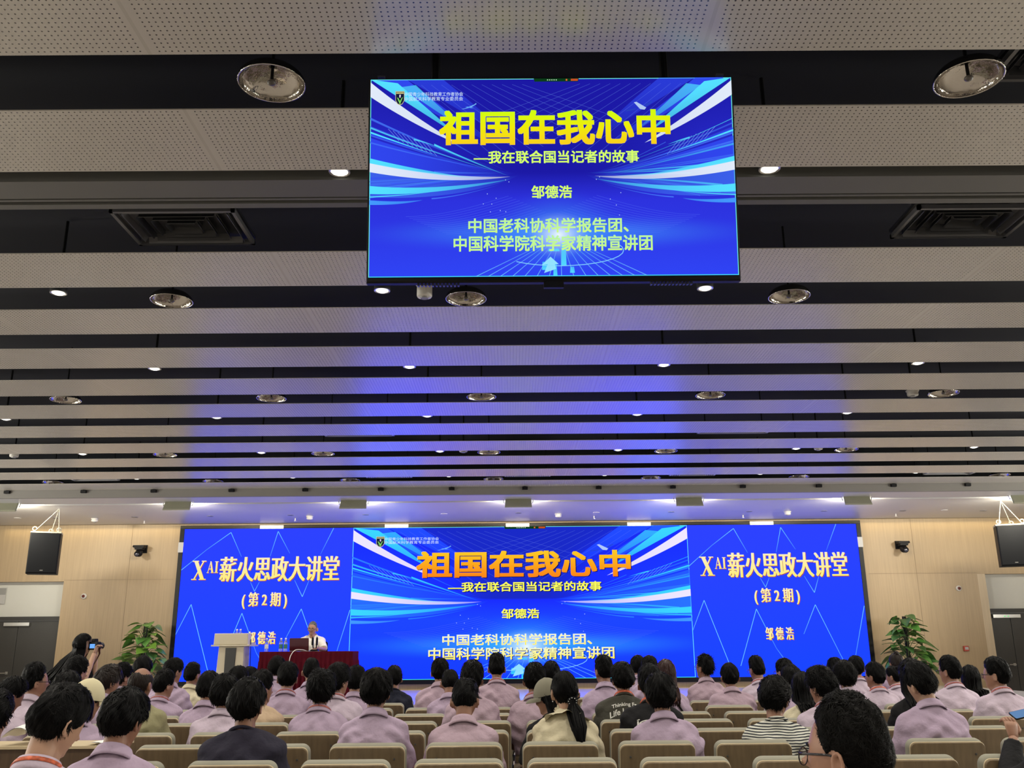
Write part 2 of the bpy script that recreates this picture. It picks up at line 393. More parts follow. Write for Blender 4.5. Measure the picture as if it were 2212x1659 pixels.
def slide(parent, W, H, tv):
    """the lecture slide: streaks of light, emblem, writing"""
    asp = W/H; rng = random.Random(4)
    CY, WH, LB, MB_ = ((85, 225, 255), (225, 235, 250), (70, 120, 250), (50, 75, 245)) if tv else ((60, 215, 380), (240, 232, 300), (50, 140, 400), (40, 95, 360))
    po = []
    for side in (0, 1):
        X = (lambda u: u) if side == 0 else (lambda u: 1.0-u)
        def rb(e0, e1, mid, tip, rgb, a0=1.0, a1=0.0): ribbon(po, (X(e0[0]), e0[1]), (X(e1[0]), e1[1]), (X(mid[0]), mid[1]), (X(tip[0]), tip[1]), rgb, a0, a1)
        # broad soft bands first
        rb((0.02, 0), (.10, 0), (.17, .18), (.36, .36), MB_, .9); rb((.10, 0), (.20, 0), (.24, .15), (.40, .34), MB_, .55)
        rb((0, .30), (0, .46), (.20, .43), (.40, .485), MB_, .8); rb((0, .47), (0, .60), (.22, .55), (.41, .495), LB, .55)
        for q in range(26):   # many fine streaks running to the middle
            v0 = rng.uniform(.18, .62); th = rng.uniform(.002, .012)
            u0 = rng.choice((0, 0, rng.uniform(.02, .2))); c = rng.choice((LB, LB, MB_, CY))
            v0 = v0+(.49-v0)*u0
            rb((u0, v0), (u0, v0+th), (.2+u0*.5, v0+(.49-v0)*.62), (.385+rng.uniform(-.03, .03), .495+rng.uniform(-.02, .02)), c, rng.uniform(.35, .9))
        # bright bands
        rb((0.0, 0), (.075, .02), (.10, .12), (.225, .27), CY, 1.0, .5)
        rb((0.0, .015), (0.0, .09), (.10, .17), (.245, .335), WH, 1.0, .85)
        rb((.085, .04), (.125, .03), (.16, .14), (.26, .26), CY, .55, .1)
        rb((0, .425), (0, .475), (.20, .512), (.385, .502), WH, 1.0, .35)
        rb((0, .405), (0, .43), (.15, .475), (.30, .51), CY, 1.0, .2)
        rb((0, .545), (0, .585), (.17, .575), (.385, .515), CY, 1.0, .2)
        rb((0, .268), (0, .277), (.09, .33), (.18, .39), CY, 1.0, .9); rb((.12, .305), (.122, .315), (.15, .32), (.182, .345), CY, .8, .5)
        rb((0, .598), (0, .604), (.11, .592), (.21, .566), CY, .9, .5); rb((.17, .608), (.17, .614), (.25, .60), (.36, .54), LB, .9, .3)
        rb((0, .617), (0, .640), (.08, .630), (.146, .617), (70, 160, 255), .9, .5)
        # hatch lines across the streaks
        for q in range(9):
            u = .05+q*.013; thinline(po, [(X(u), .22+u*.7), (X(u+.03), .28+u*.75)], .0012, (130, 170, 255), .55, asp)
        # faint arcs
        for q in range(12):
            y0 = .60+q*.012; thinline(po, [(X(.10+.025*q*.4+t*.028), y0+.10*math.sin(PI*(.5+t/20))-.02*q*.2) for t in range(11)], .0009, (90, 120, 255), .35, asp)
        for q in range(12):
            thinline(po, [(X(.42-q*.028+t*.012), .03+t*.008*(1+q*.13)) for t in range(0, 22)], .0009, (110, 140, 250), .30, asp)
    # road of light at the bottom centre
    for q in range(15):
        a = -1.15+q*.165; thinline(po, [(.52+a*.03, .83), (.52+a*.20, 1.0)], .0016, (120, 205, 255), [.15, .75], asp)
    for u0, u1, v0, v1 in ((.522, .533, .84, .95), (.500, .508, .94, .998), (.487, .515, .865, .878), (.47, .483, .93, .97), (.545, .555, .955, .985)):
        po.append(([(u0, v0), (u1, v0), (u1+.002, v1), (u0-.001, v1)], [(*CY, .55)]*2+[(*CY, .9)]*2))
    po.append(([(.492, .905), (.514, .942), (.503, .942), (.507, .965), (.474, .985), (.484, .942), (.468, .945)], [(150, 230, 255, .95)]*7))
    thinline(po, [(.52+.17*math.cos(t*PI/16), .875+.075*math.sin(t*PI/16)) for t in range(-2, 13)], .002, (140, 220, 255), .8, asp)
    for u, v in ((.372, .52), (.381, .53), (.322, .59), (.346, .612), (.311, .64), (.334, .641), (.33, .68), (.357, .674), (.372, .68), (.62, .52), (.629, .508), (.686, .588), (.657, .62), (.673, .65), (.681, .70)):
        po.append(([(u-.0014, v), (u, v-.003), (u+.0014, v), (u, v+.003)], [(190, 215, 255, .9)]*4))
    # aircraft and satellite shapes
    for sh, rgb in (([(.252, .157), (.262, .153), (.287, .134), (.292, .126), (.293, .132), (.278, .149), (.256, .158)], (120, 190, 250)), ([(.262, .146), (.270, .144), (.286, .152), (.278, .153)], (90, 160, 250)),
                    ([(.728, .128), (.735, .125), (.762, .155), (.757, .166), (.745, .163)], (185, 210, 245)), ([(.704, .175), (.709, .168), (.735, .158), (.731, .166)], (40, 70, 190)), ([(.757, .143), (.777, .122), (.779, .126), (.761, .149)], (40, 70, 190))):
        po.append((sh, [(*rgb, .9)]*len(sh)))
    colored('light_streaks', po, W, H, parent)
    # bright outline of the slide
    fr = []
    for a, b, c, d in ((0, 0, 1, .0035), (0, .9965, 1, 1), (0, 0, .0014*1.8/asp*1.5, 1), (1-.0014*1.8/asp*1.5, 0, 1, 1)):
        fr.append(([(a, b), (c, b), (c, d), (a, d)], [(110, 230, 225) if b < .5 else (70, 230, 235)]*4))
    colored('slide_outline', fr, W, H, parent, .0022)
    # emblem: dark shield with a green sprout
    em = []
    def shield(s, rgb):
        cx, cy = .0815, .098
        p = [(cx-.0125*s, cy-.037*s), (cx+.0125*s, cy-.037*s), (cx+.0125*s, cy+.012*s), (cx+.007*s, cy+.030*s), (cx, cy+.036*s), (cx-.007*s, cy+.030*s), (cx-.0125*s, cy+.012*s)]
        em.append((p, [rgb]*7))
    shield(1.0, (205, 200, 150)); shield(.90, (20, 28, 60))
    em.append(([(.071, .067), (.092, .067), (.092, .075), (.071, .075)], [(190, 180, 120)]*4))
    em.append(([(.0735, .095), (.0765, .095), (.083, .118), (.0815, .130)], [(130, 220, 90)]*4)); em.append(([(.0895, .092), (.0865, .096), (.080, .118), (.0815, .130)], [(130, 220, 90)]*4))
    em.append(([(.0795, .080), (.084, .079), (.083, .095), (.0800, .094)], [(225, 225, 235)]*4))
    colored('emblem', em, W, H, parent, .003)
    # toolbar peeping in at the top edge
    tb = [([(.452, .0), (.577, .0), (.575, .016), (.454, .016)], [(12, 60, 25)]*4), ([(.555, .002), (.575, .002), (.574, .013), (.555, .013)], [(200, 80, 40)]*4), ([(.541, .003), (.545, .003), (.545, .012), (.541, .012)], [(230, 110, 60)]*4)]
    for k in range(5): tb.append(([(.489+k*.006, .005), (.492+k*.006, .005), (.492+k*.006, .010), (.489+k*.006, .010)], [(190, 230, 190)]*4))
    colored('toolbar', tb, W, H, parent, .003)
    if tv:
        tm = emis('title_light_tv', (250, 205, 30), 1, rgb_top=(205, 255, 20), rgb_mid=(240, 235, 10)); sm = emis('subtitle_light_tv', (215, 255, 105)); lm = emis('line_light_tv', (205, 250, 130), 1, rgb_top=(185, 245, 165))
    else:
        tm = emis('title_light_wall', (250, 130, 25), 1, rgb_top=(255, 205, 40), rgb_mid=(253, 168, 30)); sm = emis('subtitle_light_wall', (250, 250, 95)); lm = emis('line_light_wall', (255, 240, 90), 1, rgb_top=(245, 250, 205))
    ol = emis('writing_shade', (8, 12, 70))
    wm = emis('logo_writing', (215, 235, 255))
    put_text('title_writing', text_geo('祖国在我心中', 'heavy'), (.190, .164, .827, .343), W, H, tm, parent, .006)
    put_text('subtitle_writing', text_geo('—我在联合国当记者的故事', 'bold'), (.285, .372, .738, .437), W, H, sm, parent, .006)
    put_text('name_writing', text_geo('邹德浩', 'bold'), (.442, .549, .553, .614), W, H, sm, parent, .006)
    put_text('affiliation_writing', text_geo('中国老科协科学报告团、', 'bold'), (.270, .712, .705, .786), W, H, lm, parent, .006)
    put_text('affiliation_writing', text_geo('中国科学院科学家精神宣讲团', 'bold'), (.230, .798, .769, .877), W, H, lm, parent, .006)
    if not tv:
        for geo, bx in ((text_geo('祖国在我心中', 'heavy'), (.190, .164, .827, .343)), (text_geo('—我在联合国当记者的故事', 'bold'), (.285, .372, .738, .437)), (text_geo('邹德浩', 'bold'), (.442, .549, .553, .614)), (text_geo('中国科学院科学家精神宣讲团', 'bold'), (.230, .798, .769, .877))):
            put_text('writing_shadow', geo, (bx[0]+.0022, bx[1]+.004, bx[2]+.0022, bx[3]+.004), W, H, ol, parent, .0048)
    put_text('logo_writing', text_geo('中国青少年科技教育工作者协会', 'plain'), (.094, .068, .256, .089), W, H, wm, parent, .0045)
    put_text('logo_writing', text_geo('中国航天科学教育专业委员会', 'plain'), (.094, .092, .256, .113), W, H, wm, parent, .0045)

def side_panel(parent, W, H):
    asp = W/H
    po = []
    def zig(pts, al):
        thinline(po, pts, .0032, (60, 130, 255), [a*.55 for a in al], asp); thinline(po, pts, .0014, (130, 225, 255), al, asp)
    zig([(0, .277), (.14, .14), (.275, .025)], [.9, .35, 1]); zig([(.275, .025), (.347, .19)], [1, .25]); zig([(.41, .36), (.437, .422)], [.3, .9]); zig([(.437, .422), (.462, .36)], [.9, .3]); zig([(.515, .19), (.554, .02)], [.3, 1]); zig([(.554, .02), (.63, .17)], [1, .2])
    zig([(.667, .35), (.717, .46)], [.3, 1]); zig([(.717, .46), (.752, .35)], [1, .3]); zig([(.81, .18), (.882, 0)], [.15, .9])
    zig([(0, .70), (.075, .505)], [.5, 1]); zig([(.075, .505), (.20, .93)], [1, .9]); zig([(.26, .93), (.373, .565)], [.8, 1]); zig([(.373, .565), (.47, .82), (.54, .94)], [1, .3, .8])
    zig([(.634, .73), (.715, .54)], [.4, 1]); zig([(.715, .54), (.83, .86), (.87, .96)], [1, .5, .9]); zig([(.91, .90), (.997, .55)], [.3, 1])
    colored('light_lines', po, W, H, parent)
    cm = emis('song_writing', (255, 236, 120), 1, rgb_top=(255, 242, 190)); om = emis('song_edge', (175, 75, 25))
    for nm, geo, bx in (('heading_writing', serif_latin('X'), (.063, .215, .147, .343)), ('heading_writing', serif_latin('AI'), (.150, .220, .216, .297)), ('heading_writing', text_geo('薪火思政大讲堂', 'song'), (.225, .190, .926, .356)),
                        ('issue_writing', text_geo('( 第 2 期 )', 'song'), (.367, .428, .630, .536)), ('name_writing', text_geo('邹 德 浩', 'song'), (.414, .684, .576, .766))):
        put_text('writing_edge', geo, (bx[0]+.003, bx[1]+.004, bx[2]+.003, bx[3]+.004), W, H, om, parent, .0048)
        put_text(nm, geo, bx, W, H, cm, parent, .006)

# ------------------------------------------------------------------ the LED wall on the stage wall
m_black = mat('black_plastic', (.004, .004, .005), .5, spec=.2)
m_gloss = mat('gloss_black', (.004, .004, .005), .35, spec=.25)
LY = 18.98
led = thing('led_wall', 'huge blue LED screen wall filling the stage wall, gold Chinese writing in three fields', 'screen', (.22, LY, EYE))
x0, x1, z0, z1 = -6.63, 7.07, -.565, 2.40
fb = MB(); t = .085
X0, X1 = x0-.22, x1-.22
fb.box((X0-t, -.02, z0-t), (X1+t, .065, z0)); fb.box((X0-t, -.02, z1), (X1+t, .065, z1+t*.8)); fb.box((X0-t, -.02, z0), (X0, .065, z1)); fb.box((X1, -.02, z0), (X1+t, .065, z1))
fb.box((X0, .03, z0), (X1, .065, z1))
fb.build('screen_frame', m_gloss, led)
s0, s1 = -3.19-.22, 3.61-.22
def led_field(name, a, b, m):
    w, h = b-a, z1-z0
    o = mesh_obj(name, [(-w/2, -h/2, 0), (w/2, -h/2, 0), (w/2, h/2, 0), (-w/2, h/2, 0)], [(0, 1, 2, 3)], m, led)
    o.location = ((a+b)/2, 0, (z0+z1)/2); o.rotation_euler = (PI/2, 0, 0); return o, w, h
m_side_field = emis('side_field_blue', (25, 70, 300), 1, rgb_top=(46, 66, 275))
o, w, h = led_field('side_field', X0, s0, m_side_field); side_panel(o, w, h)
o, w, h = led_field('side_field', s1, X1, m_side_field); side_panel(o, w, h)
o, w, h = led_field('slide_field', s0, s1, slide_back('slide_wall', (26, 42, 200), (30, 70, 520), (22, 62, 520), (60, 180, 420)))
slide(o, w, h, False)
for px in (588, 857, 1118, 1380, 1645):  # white patches on the top edge and sides of the frame
    q = at_y(px, 1137, LY); MB().box((q.x-.22-.24, -.035, z1-.01), (q.x-.22+.24, -.02, z1+t*.8)).build('white_frame_patch', m_white, led)
for x in (X0-t*.5, X1+t*.5): MB().box((x-.05, -.035, 1.93), (x+.05, -.02, 2.13)).build('white_frame_patch', m_white, led)

# ------------------------------------------------------------------ the television under the ceiling
tvw, tvh = 1.712, .985
tvc = (at_y(798, 170, 3.80)+at_y(1582, 170, 3.80)+at_y(790, 610, 3.945)+at_y(1601, 608, 3.945))/4
tv = thing('hanging_television', 'large black television hung from the ceiling slot showing the blue lecture slide', 'television', tvc)
tl = math.radians(8.4)
R8 = Matrix.Rotation(-tl, 4, 'X')
cs = MB().prism([(-tvw/2, -tvh/2), (tvw/2, -tvh/2), (tvw/2, tvh/2), (-tvw/2, tvh/2)], -.012, .045, .008); cs.cbox((0, .065, -.05), (1.2, .05, .7)); cs.xform(R8.inverted() if False else Matrix.Rotation(tl, 4, 'X')).build('casing', m_black, tv)
sw, sh = tvw-.020, tvh-.034
scr = mesh_obj('screen', [(-sw/2, -sh/2, 0), (sw/2, -sh/2, 0), (sw/2, sh/2, 0), (-sw/2, sh/2, 0)], [(0, 1, 2, 3)], slide_back('slide_tv', (28, 25, 165), (45, 50, 222), (48, 68, 245), (70, 150, 255)), tv)
scr.rotation_euler = (PI/2+tl, 0, 0); scr.location = Matrix.Rotation(tl, 4, 'X') @ Vector((0, -.014, .008))
slide(scr, sw, sh, True)
b = MB().cbox((0, 0.0, -tvh/2-.012), (.09, .03, .03)); b.xform(Matrix.Rotation(tl, 4, 'X')).build('sensor_bump', m_black, tv)
b = MB()
for x0_, x1_, n in ((-.62, -.42, 12), (.45, .65, 12)):
    for k in range(n): b.cbox((x0_+(x1_-x0_)*k/n, .02, -tvh/2-.004), (.008, .03, .012))
b.xform(Matrix.Rotation(tl, 4, 'X')).build('vent_grille', mat('dark_blue_plastic', (.03, .035, .06), .4), tv)
for k in (-1, 1):
    MB().tube([(k*.55, -.0, tvh/2-.1), (k*.55, .03, 1.18)], .02, 8).build('hanger_pole', m_black, tv)
    MB().cbox((k*.80, -.06, tvh/2+.012), (.034, .02, .008)).build('bracket_tab', m_steel, tv)
lamp('indicator_glow', 'POINT', (0, -.05, -tvh/2-.02), .02, (.3, .5, 1), tv, shadow_soft_size=.01)

# ------------------------------------------------------------------ ceiling fixtures
m_chrome = mat('chrome', (.50, .47, .43), .10, 1.0, bump=(26, .35, .01))
m_bulb = mat('frosted_bulb', (.55, .5, .42), .4)
def make_dish(loc, label):
    t = thing('dish_light', label, 'ceiling light', loc, 0, 'chrome dish lights in the ceiling slots')
    d = MB(); R = .158; prof = [(R, 0)]
    for k in range(1, 9): a = k/8*PI/2; prof.append((max(.002, R*math.cos(a)), .085*math.sin(a)))
    prof += [(max(.002, (R+.004)*math.cos(k/8*PI/2)), .089*math.sin(k/8*PI/2)) for k in range(8, -1, -1)]
    d.lathe(prof, 36).build('reflector_dish', m_chrome, t, True)
    MB().tube([(R*math.cos(2*PI*k/32), R*math.sin(2*PI*k/32), 0) for k in range(33)], .004, 6, False).build('rim', m_chrome, t, True)
    r = MB().tube([(0, 0, .10), (0, 0, .012)], .008, 8); r.build('stem', m_black, t, True)
    MB().sphere((0, 0, .004), (.022, .022, .014), 10, 6).build('socket', mat('dark_socket', (.08, .07, .06), .4), t, True)
    MB().tube([(0, 0, .09), (0, 0, .60)], .009, 8).build('hanger_rod', m_black, t)
    return t
slots = [('topmost', 3.90, [-1.135, 2.237]), ('second', 6.78, [-2.63, -.33, 2.20]), ('third', 9.71, [-4.81, -2.58, -.30, 2.19, 4.73]), ('fourth', 12.66, [-4.79, -2.595, -.286, 2.182, 4.70]), ('lowest', 14.78, [-7.354, -4.78, -2.573, -.26, 2.28, 4.673, 7.92])]
first = None
for nm, yy, xs in slots:
    for k, x in enumerate(xs):
        lb = 'round chrome dish light, %s from the left in the %s row of dish lights' % (ORD[k], nm)
        p = (x, yy, CZ+.004)
        if first is None: first = make_dish(p, lb)
        else: dup(first, p, lb)
# small crystal downlights that light the hall
m_crystal = emis('lit_crystal', (255, 250, 238), 2.6)
def make_down(loc, label):
    t = thing('downlight', label, 'ceiling light', loc, 0, 'small bright downlights in the ceiling slots')
    MB().lathe([(.062, 0), (.062, .05), (.05, .055), (.05, .0), (.062, 0)], 20).build('housing', m_steel, t, True)
    c = MB()
    c.sphere((0, 0, .006), (.05, .05, .018), 10, 5); c.build('crystal', m_crystal, t)
    MB().tube([(0, 0, .05), (0, 0, .60)], .012, 8).build('hanger_rod', m_black, t)
    return t
rows = [(4.783, range(0, 2)), (6.62, range(-1, 2)), (8.61, range(-1, 3)), (10.58, range(-2, 3)), (12.61, range(-2, 4)), (14.53, range(-2, 4))]
first = None
for i, (yy, ks) in enumerate(rows):
    for j, k in enumerate(ks):
        p = (-.965+2.475*k, yy, CZ+.012)
        lb = 'small lit downlight, %s from the left in the %s row of downlights from the top' % (ORD[j], ORD[i])
        if first is None: first = make_down(p, lb)
        else: dup(first, p, lb)
    for k in range(-3, 5):
        lamp('downlight_lamp', 'SPOT', (-.965+2.475*k, yy, CZ-.02), 95, spot_size=2.2, spot_blend=.7, shadow_soft_size=.06)
# smoke detectors
m_det = mat('off_white_plastic', (.62, .60, .56), .45)
def make_det(loc, label, tall=.05):
    t = thing('smoke_detector', label, 'smoke detector', loc)
    if loc[1] < 15: MB().tube([(0, 0, tall), (0, 0, CZ+.63-loc[2])], .012, 8).build('hanger_rod', m_black, t)
    MB().lathe([(.002, 0), (.055, 0), (.06, .012), (.06, tall), (.07, tall), (.07, tall+.01)], 20).build('body', m_det, t, True)
    MB().lathe([(.03, -.012), (.035, 0)], 14, cap=True).build('sensor_ring', mat('grey_plastic', (.25, .25, .25), .5), t)
    return t
for px, py, lb in ((917, 634, 'white can-shaped smoke detector just below the hanging television'), (30, 987, 'white smoke detector at the far left edge of the fourth row of dish lights'), (1001, 976, 'white smoke detector beside the middle dish light of the fourth row'), (1768, 971, 'white smoke detector left of the rightmost dish light of the fourth row'), (1972, 855, 'white smoke detector half hidden beside the rightmost dish light of the third row')):
    p = at_z(px, py, CZ+.03); make_det((p.x, p.y, CZ+(.0 if px == 917 else .03)), lb, .10 if px == 917 else .05)
for px, py, lb in ((205, 1120, 'white detector on the stage ceiling right of the left loudspeaker'), (669, 1115, 'white detector on the stage ceiling above the left screen field'), (1206, 1110, 'white detector on the stage ceiling above the middle of the LED wall'), (1701, 1105, 'white detector on the stage ceiling above the right screen field')):
    p = at_z(px, py, LZ); make_det((p.x, p.y, LZ-.062), lb)
for k, (px, py) in enumerate(((312, 1125), (638, 1120), (1283, 1115), (1605, 1113), (1935, 1110))):
    p = at_z(px, py, LZ); t = thing('sprinkler', 'tiny sprinkler head under the stage ceiling, %s from the left' % ORD[k], 'sprinkler', (p.x, p.y, LZ))
    MB().tube([(0, 0, .02), (0, 0, -.05)], .012, 8).build('pipe', m_det, t); MB().lathe([(.002, -.055), (.03, -.055), (.03, -.05), (.002, -.05)], 12).build('deflector', m_steel, t)
for k, (px, py) in enumerate(((38, 1119), (122, 1119), (291, 1117), (454, 1115), (628, 1113), (790, 1112), (959, 1110), (1120, 1108), (1288, 1107), (1450, 1106), (1618, 1105), (1780, 1104), (1950, 1103), (2040, 1102), (2124, 1103))):
    p = at_z(px, py, LZ); t = thing('recessed_spotlight', 'unlit recessed spot in the stage ceiling, %s from the left' % ORD[k], 'ceiling light', (p.x, p.y, LZ-.004), 0, 'recessed spots in the stage ceiling')
    MB().lathe([(.048, .002), (.062, -.002), (.066, .004)], 18).build('ring', m_det if k in (0, 6, 8, 13) else mat('grey_ring', (.20, .20, .21), .4), t); MB().lathe([(.001, .003), (.048, .003)], 18).build('lens', m_det if k in (0, 6, 8, 13) else mat('dark_lens', (.06, .06, .07), .2), t)
# air outlets between the panels
def make_vent(x, y, w, d, label, z=CZ+.08):
    t = thing('air_vent', label, 'air vent', (x, y, z))
    m_v = mat('black_vent', (.018, .019, .022), .35); m_e = mat('vent_edge', (.09, .09, .095), .35)
    o = MB(); r = .022
    o.box((-w/2, -d/2, 0), (w/2, -d/2+r, .03)); o.box((-w/2, d/2-r, 0), (w/2, d/2, .03)); o.box((-w/2, -d/2, 0), (-w/2+r, d/2, .03)); o.box((w/2-r, -d/2, 0), (w/2, d/2, .03))
    o.build('frame', m_e, t)
    for k in range(1, 5):
        f = k/5.2; a, b = w/2*(1-f), d/2*(1-f); s = MB()
        for p0, p1 in (((-a, -b), (a, -b)), ((a, -b), (a, b)), ((a, b), (-a, b)), ((-a, b), (-a, -b))):
            n = Vector((p1[1]-p0[1], -(p1[0]-p0[0]))).normalized()*.018
            s.add([(p0[0]+n[0], p0[1]+n[1], .004), (p1[0]+n[0], p1[1]+n[1], .004), (p1[0], p1[1], .045), (p0[0], p0[1], .045)], [(0, 1, 2, 3)])
            s.add([(p0[0]+n[0]*1.15, p0[1]+n[1]*1.15, .004), (p1[0]+n[0]*1.15, p1[1]+n[1]*1.15, .004), (p1[0]+n[0], p1[1]+n[1], .001), (p0[0]+n[0], p0[1]+n[1], .001)], [(0, 1, 2, 3)])
        s.build('louvre_ring', m_v if k > 1 else m_e, t)
    MB().box((-w/2, -d/2, .05), (w/2, d/2, .07)).build('backing', m_v, t)
    for sx in (-1, 1): MB().tube([(sx*w*.4, 0, .06), (sx*w*.4, 0, CZ+.63-z)], .008, 6).build('hanger_rod', m_black, t)
    return t
make_vent(-2.155, 5.66, .80, .52, 'square black air outlet left of the television in the wide dark slot')
make_vent(3.05, 5.66, .80, .46, 'square black air outlet right of the television in the wide dark slot')
make_vent(2.62, 3.86, .42, .36, 'dim black air outlet at the top right beside a chrome dish light')
def make_slot_vent(x, y, w, d, label, ribs):
    t = thing('air_vent', label, 'air vent', (x, y, CZ+.04))
    m_e = mat('vent_bright_edge', (.30, .30, .32), .35); m_v = mat('black_vent', (.018, .019, .022), .35)
    o = MB(); r = .02
    o.box((-w/2, -d/2, 0), (w/2, -d/2+r, .03)); o.box((-w/2, d/2-r, 0), (w/2, d/2, .03)); o.box((-w/2, -d/2, 0), (-w/2+r*1.5, d/2, .03)); o.box((w/2-r*1.5, -d/2, 0), (w/2, d/2, .03))
    o.build('frame', m_e, t); MB().box((-w/2, -d/2, .05), (w/2, d/2, .06)).build('backing', m_v, t)
    for sx in (-1, 1): MB().tube([(sx*w*.4, 0, .055), (sx*w*.4, 0, .59)], .008, 6).build('hanger_rod', m_black, t)
    if ribs:
        for k in range(1, 5):
            for sgn in (-1, 1):
                x_ = sgn*(w/2-.035*k-.02); MB().box((x_-.006, -d/2, .0), (x_+.006, d/2, .035)).build('rib', m_e, t)
    return t
for x, y, w, lb, rb in ((-1.94, 11.64, .90, 'long slim air outlet left of centre above the fourth row of dish lights', 0), (2.90, 11.64, .92, 'long slim air outlet right of centre above the fourth row of dish lights', 0),
                        (-1.94, 14.67, .74, 'ribbed air outlet lit blue, left of centre in the lowest ceiling slot', 1), (.29, 14.66, .74, 'ribbed air outlet lit orange at the centre of the lowest ceiling slot', 1), (2.95, 14.70, .74, 'ribbed air outlet lit blue, right of centre in the lowest ceiling slot', 1),
                        (-6.68, 14.74, .74, 'dark air outlet at the left end of the lowest ceiling slot', 0), (7.12, 14.78, .78, 'dark air outlet at the right end of the lowest ceiling slot', 0)):
    make_slot_vent(x, y, w, .26, lb, rb)
# little black boxes under the bulkhead edge
for k, x in enumerate((-8.449, -7.164, -5.989, -4.681, -3.441, -2.17, -.976, .258, 1.5, 2.751, 3.932, 5.216, 6.476, 7.729)):
    t = thing('bulkhead_box', 'little black box on the grey bulkhead edge, %s from the left' % ORD[k], 'box', (x, 15.5, CZ-.055), 0, 'black boxes along the bulkhead')
    MB().prism(rrect(.095, .05, .008, 3, -.0), -.05, -.001, .006).build('case', m_black, t); MB().cbox((0, -.02, .055), (.03, .04, .012)).build('clamp', m_black, t)
# flood lights in the lamp slot, shining at the stage
m_flood = mat('olive_flood_back', (.30, .30, .22), .35, .2)
m_floodlit = emis('flood_glow', (255, 250, 225), 5.0)
def make_flood(loc, label):
    t = thing('flood_light', label, 'stage light', loc, 0, 'flood lights in the lamp slot')
    tl2 = Matrix.Rotation(math.radians(-28), 4, 'X')
    b = MB().prism([(-.235, -.10), (.235, -.10), (.225, .10), (-.225, .10)], -.035, .0, .012); b.xform(tl2).build('back_housing', m_flood, t)
    g = MB().box((-.22, .002, -.085), (.22, .012, .09)); g.xform(tl2).build('lamp_face', m_floodlit, t)
    for s in (-1, 1): MB().tube([(s*.245, 0, 0), (s*.262, .02, .06), (s*.25, .03, .14)], .009, 6).build('yoke_arm', m_steel, t)
    return t
first = None
for k, (x, nm) in enumerate(((-8.75, 'cut off at the left edge'), (-5.757, 'second from the left'), (-2.711, 'third from the left'), (.149, 'at the middle of the row'), (3.114, 'fifth from the left'), (6.036, 'sixth from the left'), (8.95, 'cut off at the right edge'))):
    lb = 'grey flood light in the stage lamp slot, %s' % nm
    p = (x, 16.02, LZ-.07)
    if first is None: first = make_flood(p, lb)
    else: dup(first, p, lb)
    lamp('flood_lamp', 'AREA', (x, 16.10, LZ-.10), 50, (1, .92, .74), shape='RECTANGLE', size=.42, size_y=.16, rot=(math.radians(62), 0, 0))
# hung loudspeakers
def make_speaker(loc, cab, label, rz):
    t = thing('hung_loudspeaker', label, 'loudspeaker', loc, rz)
    MB().prism([(-.25, -.36), (.25, -.36), (.25, .36), (-.25, .36)], -.02, .34, .012).build('cabinet', m_black, t)
    MB().prism([(-.235, -.345), (.235, -.345), (.235, .345), (-.235, .345)], -.034, -.018, .008).build('front_grille', mat('black_mesh', (.004, .0045, .006), .6, spec=.15), t)
    MB().prism([(-.252, .36), (.252, .36), (.252, .385), (-.252, .385)], -.02, .34, .004).build('lit_top_face', mat('lit_top_tone', (.40, .37, .28), .5), t)  # light on the cabinet top put into a paler colour
    MB().cbox((0, -.036, -.305), (.05, .004, .018)).build('badge', m_steel, t)
    m_c = mat('white_cable', (.42, .40, .33), .5)
    for s, y in ((-.19, .0), (.05, .28), (.20, .05)):
        MB().tube([(s, y, .385), tuple(Vector((s, y, .385)).lerp(Vector(cab), .28)), tuple(cab)], [.010, .007, .007], 6).build('sling', m_c, t)
        MB().tube([(s+.035*math.cos(a*PI/5), y, .43+.035*math.sin(a*PI/5)) for a in range(11)], .010, 6, False).build('shackle', m_c, t)
    return t
SYP = 16.8
pL = at_y(94, 1195, SYP); make_speaker(pL, (.18, -.15, LZ-pL.z), 'black loudspeaker hung on white slings at the left of the stage', .36)
pR = at_y(2190, 1178, SYP); make_speaker(pR, (-.13, -.2, LZ-pR.z), 'black loudspeaker hung on white slings at the right edge', -.36)
# cameras on the stage wall
def make_ptz(p, label, s):
    t = thing('wall_camera', label, 'camera', p)
    MB().box((-.06+s*.04, -.04, .0), (.06+s*.04, 0, .16)).build('wall_plate', m_black, t)
    b = MB().tube([(s*.04, -.03, .12), (0, -.14, .10)], .022, 8); b.cbox((0, -.14, .115), (.20, .14, .05)); b.build('bracket', m_black, t)
    MB().cbox((0, -.15, .075), (.16, .13, .04)).build('base', m_black, t)
    h = MB().sphere((0, -.16, -.01), (.075, .075, .08), 16, 10); h.build('camera_head', m_gloss, t, True)
    MB().tube([(0, -.20, -.02), (0, -.27, -.045)], [.05, .055], 16).build('lens_barrel', m_black, t); MB().sphere((0, -.268, -.044), (.042, .012, .042), 14, 8).build('lens_glass', mat('lens_glass', (.05, .05, .07), .05), t, True)
    MB().tube([(s*-.10, -.12, .12), (s*-.15, -.12, .13)], .022, 8).build('side_knob', m_black, t)
    return t
make_ptz(at_y(307, 1195, WY), 'black camera on the stage wall left of the LED wall', 1); make_ptz(at_y(1945, 1186, WY), 'black camera on the stage wall right of the LED wall', -1)
for px, py, lb in ((182, 1288, 'round white alarm beacon on the wood wall beside the left door'), (2070, 1271, 'round white alarm beacon on the wood wall beside the right door')):
    t = thing('alarm_beacon', lb, 'alarm', at_y(px, py, WY)); q = Matrix.Rotation(PI/2, 4, 'X')
    MB().lathe([(.055, 0), (.055, .03), (.045, .04), (.001, .042)], 20).xform(q).build('base', m_det, t, True); MB().lathe([(.03, .042), (.026, .06), (.001, .066)], 16).xform(q).build('lens', mat('dark_red', (.12, .02, .015), .3), t, True)
